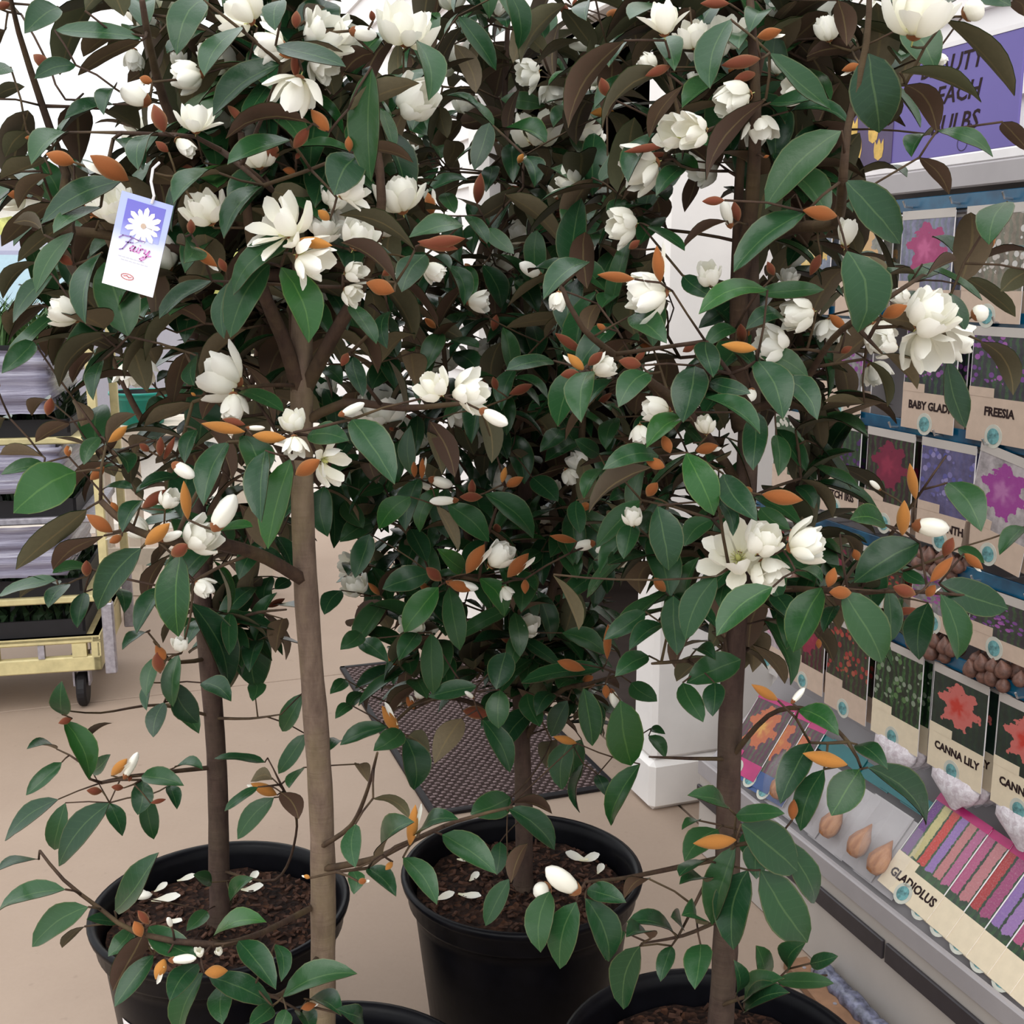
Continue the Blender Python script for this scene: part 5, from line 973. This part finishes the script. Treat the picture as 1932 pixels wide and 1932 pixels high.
for ox, oy, f in parse(WBUDS):
    tr_, ly = int(f[5][0]), int(f[5][1]); bx, by = loc(ox, oy, f[0], f[1]); tx, ty = loc(ox, oy, f[2], f[3]); b = place(bx, by, tr_, ly, .012) + Vector((0, -.012, 0))
    tip = at_y(tx, ty, b.y + jr.uniform(-.012, .005)); w = float(f[4]) / 3 * depth(b) / FPX * 1.05; add_bud(tr_, b, tip, w, WBM[jr.randrange(2)], 'white_bud', None, True)
BT = {'r': (.155, .036, .019, 1), 'o': (.31, .098, .024, 1), 'y': (.47, .20, .04, 1)}
for ox, oy, f in parse(BBUDS):
    tr_, ly = int(f[6][0]), int(f[6][1]); bx, by = loc(ox, oy, f[0], f[1]); tx, ty = loc(ox, oy, f[2], f[3]); b = place(bx, by, tr_, ly, .012) + Vector((0, -.015, 0))
    tip = at_y(tx, ty, b.y + jr.uniform(-.012, .005)); w = min(float(f[4]) / 3 * depth(b) / FPX * .95, .55 * (tip - b).length); o = add_bud(tr_, b, tip, w, BUDM[jr.randrange(2)], 'rusty_bud', BT[f[5]])
    if f[5] == 'y' and jr.random() < .4 or f[5] == 'o' and jr.random() < .25: link('petal', PETM[1], None, o, Matrix(((.95, 0, 0, .1), (0, .80, 0, .28), (0, 0, .95, .42), (0, 0, 0, 1))))

# ---------------------------------------------------------------- leafy shoots that fill the crowns
# tree, screen ellipse cx cy rx ry, depth range behind/before trunk, shoots, flower share
FILL = [(3, 1255, 980, 75, 200, -.02, .25, 12, .05), (1, 330, 330, 330, 340, -.14, .26, 52, .22), (1, 560, 300, 220, 330, -.10, .28, 34, .2), (1, 150, 600, 150, 130, -.05, .2, 8, .05), (1, 690, 480, 140, 240, -.06, .2, 16, .15), (1, 280, 900, 170, 110, -.05, .16, 5, .1), (1, 480, 680, 130, 130, .02, .22, 10, .05),
        (2, 320, 420, 280, 360, -.1, .3, 30, .16), (2, 330, 830, 170, 180, -.05, .3, 9, .1), (2, 480, 1000, 150, 190, -.06, .26, 16, .1), (2, 470, 1190, 120, 90, -.1, .1, 6, .0), (2, 620, 600, 140, 300, -.05, .3, 22, .15),
        (4, 930, 300, 220, 400, -.2, .3, 76, .14), (4, 900, 760, 230, 260, -.2, .3, 58, .12), (4, 960, 1080, 260, 190, -.18, .26, 38, .08), (4, 860, 1250, 150, 110, -.16, .2, 9, .0), (4, 1090, 1210, 110, 110, -.16, .2, 10, .0), (4, 720, 950, 90, 240, -.1, .25, 16, .08), (4, 1160, 850, 110, 240, -.1, .25, 18, .06), (4, 1000, 1330, 120, 60, -.2, .1, 6, 0),
        (3, 1300, 130, 240, 220, -.1, .25, 36, .16), (3, 1540, 110, 220, 190, -.08, .25, 24, .16), (3, 1430, 840, 160, 240, -.06, .22, 24, .06), (3, 1450, 520, 110, 200, -.05, .22, 10, .08), (3, 1200, 500, 150, 240, -.1, .25, 20, .12), (3, 1560, 420, 120, 140, 0, .2, 6, .1), (3, 1350, 1130, 140, 90, -.08, .15, 9, .03), (3, 1820, 420, 110, 120, -.05, .12, 2, .05), (3, 1620, 1130, 150, 50, -.05, .12, 4, 0), (3, 1560, 700, 110, 80, -.02, .15, 4, .05)]
# openings in the foliage: ellipse and how surely a shoot is left out
GAPS = [(262, 745, 75, 55, 1), (1815, 170, 110, 150, 1), (1690, 400, 120, 80, .6), (110, 150, 190, 140, .88), (60, 60, 90, 60, .5), (1325, 450, 105, 170, .94), (1300, 620, 50, 60, .9), (900, 140, 40, 30, .9), (1180, 150, 40, 35, .9), (700, 345, 60, 40, .8), (860, 330, 45, 35, .8), (60, 700, 120, 90, .85), (60, 500, 80, 70, .6), (330, 860, 110, 60, .85), (855, 690, 55, 45, .9), (1010, 460, 60, 60, .5), (1600, 800, 300, 40, .8), (470, 1090, 70, 40, .8), (690, 1170, 60, 40, .8), (30, 980, 120, 120, .9), (575, 850, 40, 200, .7), (590, 1150, 60, 250, 1), (400, 1300, 40, 200, 1), (1290, 1200, 60, 80, .7)]
CLEAR = [(1320, 430, 85, 135), (1300, 620, 60, 80), (262, 745, 65, 42), (1815, 160, 100, 125), (1670, 275, 65, 48), (110, 140, 150, 90), (855, 690, 45, 35)]
sr = random.Random(5)
def gap(px, py):
    for cx, cy, rx, ry, pr in GAPS:
        if ((px - cx) / rx) ** 2 + ((py - cy) / ry) ** 2 < 1 and sr.random() < pr: return True
    return False
for tr_, cx, cy, rx, ry, da, db, cnt, ff in FILL:
    c = TREE[tr_]['c']; made = 0; tries = 0
    while made < cnt and tries < cnt * 8:
        tries += 1; a, q = sr.uniform(0, 6.283), math.sqrt(sr.random()); px, py = cx + rx * q * math.cos(a), cy + ry * q * math.sin(a)
        if gap(px, py) or py < -170: continue
        p = at_y(px, py, c.y + sr.uniform(da, db)); out = Vector((p.x - c.x, p.y - c.y, 0)); out = out.normalized() if out.length > .02 else Vector((sr.uniform(-1, 1), sr.uniform(-1, 1), 0)).normalized()
        d = (out * .8 + UP * sr.uniform(.1, .9) + Vector((sr.uniform(-.4, .4), sr.uniform(-.4, .4), 0))).normalized(); made += 1
        s0_ = p - d * .05; TREE[tr_]['items'] += [s0_, p]; X = d.orthogonal().normalized(); Y = d.cross(X); ph = sr.uniform(0, 6.28)
        for k in range(sr.choice((4, 5, 5, 6))):
            b = s0_ + d * (.012 * k); ang = ph + 2.4 * k; rad = X * math.cos(ang) + Y * math.sin(ang)
            ax = (rad * 1.0 + d * sr.uniform(.1, .7) - UP * sr.uniform(0, .55)).normalized(); n = UP + d * .2 + rad * .25 + Vector((sr.uniform(-.3, .3), sr.uniform(-.3, .3), 0)); n = n - ax * n.dot(ax)
            L = sr.uniform(.068, .100); mx_, my_, _z = proj(b + ax * L * .6)
            if any(((mx_ - q0_) / q2_) ** 2 + ((my_ - q1_) / q3_) ** 2 < 1 for q0_, q1_, q2_, q3_ in CLEAR): continue
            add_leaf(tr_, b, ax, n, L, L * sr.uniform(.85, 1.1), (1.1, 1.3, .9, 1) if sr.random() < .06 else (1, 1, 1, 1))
        u = sr.random()
        if u < ff: add_flower(tr_, p, (d + Vector((0, -.3, .2))), sr.uniform(.045, .07), sr.uniform(.3, .8), sr)
        elif u < ff + .22: add_bud(tr_, p, p + d * sr.uniform(.024, .038), sr.uniform(.010, .014), BUDM[sr.randrange(2)], 'rusty_bud', BT[sr.choice('rroo')])

# ---------------------------------------------------------------- build leaves
for k, t in TREE.items():
    c = t['c']; lv = t['leaves']
    def score(l):
        x, y, z = proj(l[0] + l[1] * l[3] * .5)
        if not (-60 < x < 1990 and -60 < y < 1990): return -1
        return (l[3] * FPX / z) + (400 if l[7] else 0) - 300 * (l[0].y - c.y)
    order = sorted(range(len(lv)), key=lambda i: -score(lv[i])); solo = order[:300]; rest = order[300:]
    for i in solo:
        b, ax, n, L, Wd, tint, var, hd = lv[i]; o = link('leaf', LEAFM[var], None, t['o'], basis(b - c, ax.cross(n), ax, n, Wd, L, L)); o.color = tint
    if rest:
        V = []; F = []; UVs = []; MI = []; off = 0
        for i in rest:
            b, ax, n, L, Wd, tint, var, hd = lv[i]; v, f, uv, nf = LEAFV[var]; A = np.array(v); sd = ax.cross(n)
            V.append(A[:, :1] * np.array(sd) * Wd + A[:, 1:2] * np.array(ax) * L + A[:, 2:] * np.array(n) * L + np.array(b - c)); fl_ = LEAFM[var].polygons[0].vertices[:] != f[0]
            F += [tuple(j + off for j in (q[::-1] if fl_ else q)) for q in f]; MI += [0] * nf + [1] * (len(f) - nf); UVs += uv; off += len(v)
        me = bpy.data.meshes.new('leaf_mass'); me.from_pydata(np.concatenate(V).tolist(), [], F); l = me.uv_layers.new(name='UVMap')
        vi = np.zeros(len(me.loops), dtype=np.int32); me.loops.foreach_get('vertex_index', vi); l.data.foreach_set('uv', np.array(UVs)[vi].astype(np.float32).ravel())
        me.materials.append(M_LTS); me.materials.append(M_LUS); me.polygons.foreach_set('material_index', MI); me.shade_smooth()
        tag(link('leaf_mass', me, None, t['o']), None, None, kind='stuff')

# ---------------------------------------------------------------- trunks and branches
SOILZ = .335
TRUNK = {1: (.0170, .0125, 1.34), 2: (.0175, .0135, 1.22), 3: (.0180, .0120, 1.30), 4: (.0165, .012, 1.10)}
LEAN = {1: (0, 0), 2: (0, 0), 3: (.004, 0), 4: (0, 0)}
for k, t in TREE.items():
    c = t['c']; r0, r1, top = TRUNK[k]; rd = random.Random(k)
    tp = []; n = 40; ext = top + .32
    for i in range(n + 1):
        z = SOILZ - .02 + (ext - SOILZ) * i / n; w = .004 * math.sin(z * 9 + k)
        tp.append((Vector((c.x + w + LEAN[k][0] * z, c.y + .004 * math.cos(z * 7 + k), z)), r0 + (r1 - r0) * min(1, (z - SOILZ) / (top - SOILZ)) if z < top else max(.003, r1 * (1 - (z - top) / .34))))
    m = MB(); m.tube([p for p, _ in tp], [r * (1 + rd.uniform(-.04, .04)) + (.004 if i < 2 else 0) for i, (_, r) in enumerate(tp)], 14); m.build('trunk', t['bark'], t['o'], smooth=True, origin=c)
    P = [p for p, _ in tp]; par = [-1] + list(range(n)); root = [-1] * (n + 1); rad = [r for _, r in tp]; chains = []
    def best(p, lim=None):
        A = np.array([tuple(q) for q in P]); d = np.linalg.norm(A - np.array(p), axis=1); cost = d + .55 * np.maximum(0, A[:, 2] - p.z) ; return int(np.argmin(cost))
    def chain(i0, pts, rmin):
        idx = [i0]; rt = root[i0] if root[i0] >= 0 else len(P)
        for q in pts: P.append(q); par.append(idx[-1]); root.append(rt); rad.append(rmin); idx.append(len(P) - 1)
        chains.append(idx)
    for lt, ly, pl, rr0 in LIMBS:
        if lt != k: continue
        pts3 = []
        for i, (px, py) in enumerate(pl):
            f = min(1, (i / 3) ** 1.3); y = c.y * (1 - f) + place(px, py, k, ly, .008).y * f; pts3.append(at_y(px, py, y))
        fine = []
        for i in range(len(pts3) - 1):
            a0 = pts3[max(0, i - 1)]; a1 = pts3[i]; a2 = pts3[i + 1]; a3 = pts3[min(len(pts3) - 1, i + 2)]; sg_ = max(2, int((a2 - a1).length / .025))
            for j in range(sg_):
                u = j / sg_; fine.append(.5 * ((2 * a1) + (a2 - a0) * u + (2 * a0 - 5 * a1 + 4 * a2 - a3) * u * u + (3 * a1 - a0 - 3 * a2 + a3) * u ** 3))
        fine.append(pts3[-1]); i0 = best(fine[0]); nseg = len(fine); st = len(P); chain(i0, fine, .0012)
        for j in range(nseg): rad[st + j] = rr0 * (1 - .72 * j / nseg)
    its = sorted(t['items'], key=lambda p: (Vector((p.x, p.y, 0)) - Vector((c.x, c.y, 0))).length)
    for p in its:
        if p.z < SOILZ: continue
        i0 = best(p); q = P[i0]; d = (p - q).length
        if d < .006: continue
        sg_ = max(2, int(d / .03)); side = Vector((rd.uniform(-1, 1), rd.uniform(-1, 1), rd.uniform(-.6, 1))) * d * .10; mid = (p + q) / 2 + side
        chain(i0, [q * (1 - u) ** 2 + mid * 2 * u * (1 - u) + p * u * u for u in [(j + 1) / sg_ for j in range(sg_)]], .0011)
    area = [0.0] * len(P); kids = [0] * len(P)
    for i in range(len(P) - 1, n, -1):
        r = max(rad[i], .0011, min(.0085, area[i] ** (1 / 2.4)) if area[i] else 0); rad[i] = r; area[par[i]] += (r * .97) ** 2.4 * (1 if kids[par[i]] else 1); kids[par[i]] += 1
    groups = {}
    for ch in chains:
        groups.setdefault(root[ch[1]], []).append(ch)
    for rt, chs in groups.items():
        m = MB()
        for ch in chs:
            pts = [P[i] for i in ch]; rs = [min(rad[ch[0]], rad[ch[1]] * 1.25)] + [rad[i] for i in ch[1:]]; m.tube(pts, rs, 6 if rs[0] > .004 else 5)
        m.build('branch', M_TWIG, t['o'], smooth=True, origin=c)

# ---------------------------------------------------------------- pots and soil
PH, PR = .380, .215
prof = [(.150, 0.0), (.156, .002), (.190, PH - .075), (.191, PH - .055), (.199, PH - .052), (.203, PH - .045), (.2045, PH - .02), (.213, PH - .012), (PR, PH - .004), (.2135, PH), (.206, PH + .001), (.199, PH - .006), (.196, PH - .02), (.186, SOILZ - .03), (.17, SOILZ - .16)]
mpot = MB(); mpot.lathe(prof, n=64, cap0=True); POTM = mpot.mesh('pot', True); POTM.materials.append(M_POTBLK)
def soil_mesh(seed):
    rd = random.Random(seed); m = MB(); n = 40; rings = 14; vs = [(0, 0, SOILZ + .006)]
    for i in range(1, rings + 1):
        for k in range(n): r = .1875 * i / rings; a = 2 * math.pi * k / n; vs.append((r * math.cos(a), r * math.sin(a), SOILZ + rd.uniform(-.004, .005) + .006 * (1 - i / rings)))
    fs = [(0, 1 + k, 1 + (k + 1) % n) for k in range(n)] + [(1 + (i - 1) * n + k, 1 + i * n + k, 1 + i * n + (k + 1) % n, 1 + (i - 1) * n + (k + 1) % n) for i in range(1, rings) for k in range(n)]
    m.add(vs, fs); return m.mesh('soil', True)
for k, t in TREE.items():
    pt = link('pot', POTM, None, t['o'], Matrix.Rotation(k * 1.3, 4, 'Z')); so = link('soil', soil_mesh(k), M_SOIL, t['o'])
    rd = random.Random(40 + k); m = MB()
    for _ in range(300):
        a, r = rd.uniform(0, 6.28), .18 * math.sqrt(rd.random()); p = Vector((r * math.cos(a), r * math.sin(a), SOILZ + .006 * (1 - r / .19) + .003)); X = Vector((rd.uniform(-1, 1), rd.uniform(-1, 1), rd.uniform(-.4, .4))).normalized(); Z = (UP + Vector((rd.uniform(-.6, .6), rd.uniform(-.6, .6), 0))).normalized(); Y = Z.cross(X).normalized()
        m.box(p, (rd.uniform(.006, .018), rd.uniform(.003, .008), rd.uniform(.002, .004)), X, Y, X.cross(Y))
    tag(m.build('bark_chips', M_CHIP, t['o']), None, None, kind='stuff')
# white price sticker on the rear left pot
t = TREE[2]; a = math.atan2(-.9, -.62); m = MB(); n = 5
for j in (0, 1):
    pass
vs = []
q0 = at_y(230, 1905, t['c'].y - .12) - t['c']; a0 = math.atan2(q0.y, q0.x) + .14
for zz in (.185, .250):
    rr_ = .156 + (.190 - .156) * (zz - .002) / (PH - .077) + .0008
    for i in range(n): aa = a0 + (i / (n - 1) - .5) * .20; vs.append((rr_ * math.cos(aa), rr_ * math.sin(aa), zz))
m.add(vs, [(i, i + 1, n + i + 1, n + i) for i in range(n - 1)]); m.build('price_sticker', M_CARDW, t['o'])

# ---------------------------------------------------------------- fallen petals on the soil
def fallen(px, py, ang, L, tree, lab, grp):
    p = at_floor(px, py, SOILZ + .010); a = R(ang); d = Vector((math.cos(a), math.sin(a), .04)).normalized(); n = (UP + Vector((.1, -.25, 0))); n = (n - d * n.dot(d)).normalized(); o = link('fallen_petal', PETM[(int(px) % 3)], None, None, basis(p - d * L / 2, d.cross(n), d, n, L * .8, L, L * .5))
    tag(o, lab, 'petal', grp)
for px, py, ang, L, w in ((303, 1675, 60, .030, 'short one beside the longest'), (270, 1686, 170, .034, 'leftmost'), (313, 1696, 10, .050, 'longest and flattest'), (352, 1657, 30, .034, 'the curled one beside the trunk'), (478, 1655, 80, .036, 'upper one right of the trunk'), (476, 1677, 5, .040, 'lower one right of the trunk'), (330, 1738, -20, .03, 'nearest the front rim')): fallen(px, py, ang, L, 2, 'fallen petal on the rear left pot, ' + w, 'petals fallen on the rear left pot')
for px, py, ang, L, w in ((878, 1621, 0, .032, 'the small one behind the drooping leaf'), (894, 1655, 60, .030, 'small one left of the trunk'), (838, 1692, 30, .040, 'leftmost by the front rim'), (886, 1690, -20, .044, 'cream one at the front rim'), (1088, 1618, 160, .044, 'left one of the curled pair'), (1112, 1620, 20, .040, 'right one of the curled pair'), (1132, 1640, 70, .034, 'rightmost near the rim')): fallen(px, py, ang, L, 4, 'fallen white petal on the middle pot, ' + w, 'petals fallen on the middle pot')

# ---------------------------------------------------------------- hanging plant tag
tc_ = [(240, 363), (333, 390), (283, 560), (183, 530)]; ty_ = TREE[1]['c'].y - .345
q = [at_y(px, py, ty_) for px, py in tc_]; O2 = (q[0] + q[1]) / 2; Xt = ((q[1] - q[0]) + (q[2] - q[3])).normalized(); Yt = ((q[0] - q[3]) + (q[1] - q[2])).normalized(); Yt = (Yt - Xt * Yt.dot(Xt)).normalized(); Zt = Xt.cross(Yt)
tw, th = ((q[1] - q[0]).length + (q[2] - q[3]).length) / 2, ((q[0] - q[3]).length + (q[1] - q[2]).length) / 2
tg = bpy.data.objects.new('plant_tag', None); COL.objects.link(tg); tg.matrix_basis = basis((q[0] + q[1] + q[2] + q[3]) / 4, Xt, Yt, Zt); tg.empty_display_size = .02
tag(tg, 'white and violet plant tag with a daisy like flower, hanging in the left foliage', 'plant tag')
def tagmat():
    m = NT('tag_card', .35, .5); s = m.n('ShaderNodeSeparateXYZ'); m.l(m.coord('Object'), s.inputs[0])
    f = m.math('ADD', m.math('DIVIDE', s.outputs['Y'], th), .5)
    m.base(m.ramp(f, [(0, (.86, .85, .90, 1)), (.42, (.78, .79, .90, 1)), (.62, (.42, .48, .80, 1)), (1, (.40, .46, .78, 1))])); return m.mat
def tagvio():
    m = NT('tag_violet', .35, .5); s = m.n('ShaderNodeSeparateXYZ'); m.l(m.coord('Object'), s.inputs[0])
    f = m.math('ADD', m.math('DIVIDE', s.outputs['Y'], th), .5)
    m.base(m.ramp(f, [(.5, (.44, .50, .80, 1)), (.72, (.17, .16, .58, 1)), (1, (.15, .14, .55, 1))])); return m.mat
link('tag_card', slab_mesh('tag_card', -tw / 2, tw / 2, -th / 2, th / 2, -.0005, .0005), tagmat(), tg)
link('violet_panel', slab_mesh('violet_panel', -tw * .36, tw * .38, th * .06, th * .44, .0005, .0008), tagvio(), tg)
M_TAGP = simple('tag_print_white', (.86, .82, .86, 1), .5, .3, 0, .05); M_TAGPK = simple('tag_print_pink', (.62, .22, .52, 1), .5, .3); M_TAGVI = simple('tag_print_violet', (.26, .16, .42, 1), .5, .3); M_TAGRED = simple('tag_print_red', (.60, .14, .12, 1), .5, .3); M_TAGGR = simple('tag_print_grey', (.42, .42, .5, 1), .5, .3); M_TAGC = simple('tag_print_buff', (.55, .42, .33, 1), .5, .3)
def stroke(name, pts, w, mat, z=.0012, closed=False):
    m = MB(); pts = [Vector((x * tw, y * th, z)) for x, y in pts]
    for i in range(len(pts) - 1):
        d = (pts[i + 1] - pts[i]); d = d.normalized() if d.length > 1e-9 else Vector((1, 0, 0)); s = Vector((-d.y, d.x, 0)) * w / 2; a_, b_ = pts[i] - d * w * .3, pts[i + 1] + d * w * .3; m.add([a_ - s, b_ - s, b_ + s, a_ + s], [(0, 1, 2, 3)])
    return m.build(name, mat, tg)
fc = (.04, .205)
for k in range(13):
    a = 2 * math.pi * k / 13 + .1; m = MB(); d = Vector((math.cos(a), math.sin(a), 0)); s = Vector((-d.y, d.x, 0)); L = tw * .36 * (1 if k % 2 else .9); c0 = Vector((fc[0] * tw, fc[1] * th, .0010 + (k % 2) * .0001))
    m.add([c0, c0 + d * L * .5 - s * L * .14, c0 + d * L * .85 - s * L * .13, c0 + d * L, c0 + d * L * .85 + s * L * .13, c0 + d * L * .5 + s * L * .14], [(0, 1, 2, 3, 4, 5)]); m.build('printed_petal', M_TAGP, tg)
m = MB(); m.lathe([(tw * .05, 0), (tw * .05, .0003)], (fc[0] * tw, fc[1] * th, .0012), 14, cap0=True, cap1=True); m.build('printed_flower_eye', M_TAGC, tg)
# the script word Fairy, drawn as pen strokes
FA = [[(-.36, .02), (-.30, .055), (-.15, .06), (.0, .045), (.12, .05)], [(-.12, .05), (-.18, -.01), (-.25, -.085), (-.31, -.10)], [(-.22, -.005), (-.13, .0), (-.08, .005)],
      [(-.03, -.03), (-.07, -.025), (-.12, -.06), (-.10, -.085), (-.05, -.06), (-.02, -.03), (-.05, -.08), (-.01, -.08)], [(.04, -.03), (.01, -.075), (.04, -.08)], [(.06, -.005), (.065, -.0)],
      [(.09, -.03), (.06, -.085)], [(.08, -.05), (.12, -.03), (.15, -.035)], [(.18, -.03), (.16, -.07), (.20, -.08), (.25, -.03)], [(.26, -.03), (.21, -.11), (.14, -.155), (.10, -.14), (.16, -.11), (.30, -.08)]]
for i, st in enumerate(FA): stroke('script_lettering', st, tw * .022, M_TAGVI if i in (0, 1, 2) else M_TAGPK)
for yy, x0_, x1_ in ((-.165, -.30, .22), (-.195, -.24, .30)):
    for j in range(7): xa = x0_ + (x1_ - x0_) * j / 7; stroke('small_print_line', [(xa, yy), (xa + (x1_ - x0_) / 9, yy)], tw * .010, M_TAGGR)
stroke('red_logo', [(-.05 + .12 * math.cos(a), -.36 + .030 * math.sin(a)) for a in [6.283 * k / 16 for k in range(17)]], tw * .014, M_TAGRED); stroke('red_logo_bar', [(-.12, -.36), (-.06, -.35), (-.02, -.365), (.03, -.355)], tw * .016, M_TAGRED)
hp = Vector((tw * .10, th * .46, 0)); m = MB(); m.tube([hp + Vector((0, 0, .001)), hp + Vector((.001, .006, .003)), hp + Vector((-.004, .016, .002)), hp + Vector((-.006, .026, -.002)), hp + Vector((-.004, .032, -.008))], .0011, 6); m.build('tag_loop', M_CARDW, tg)
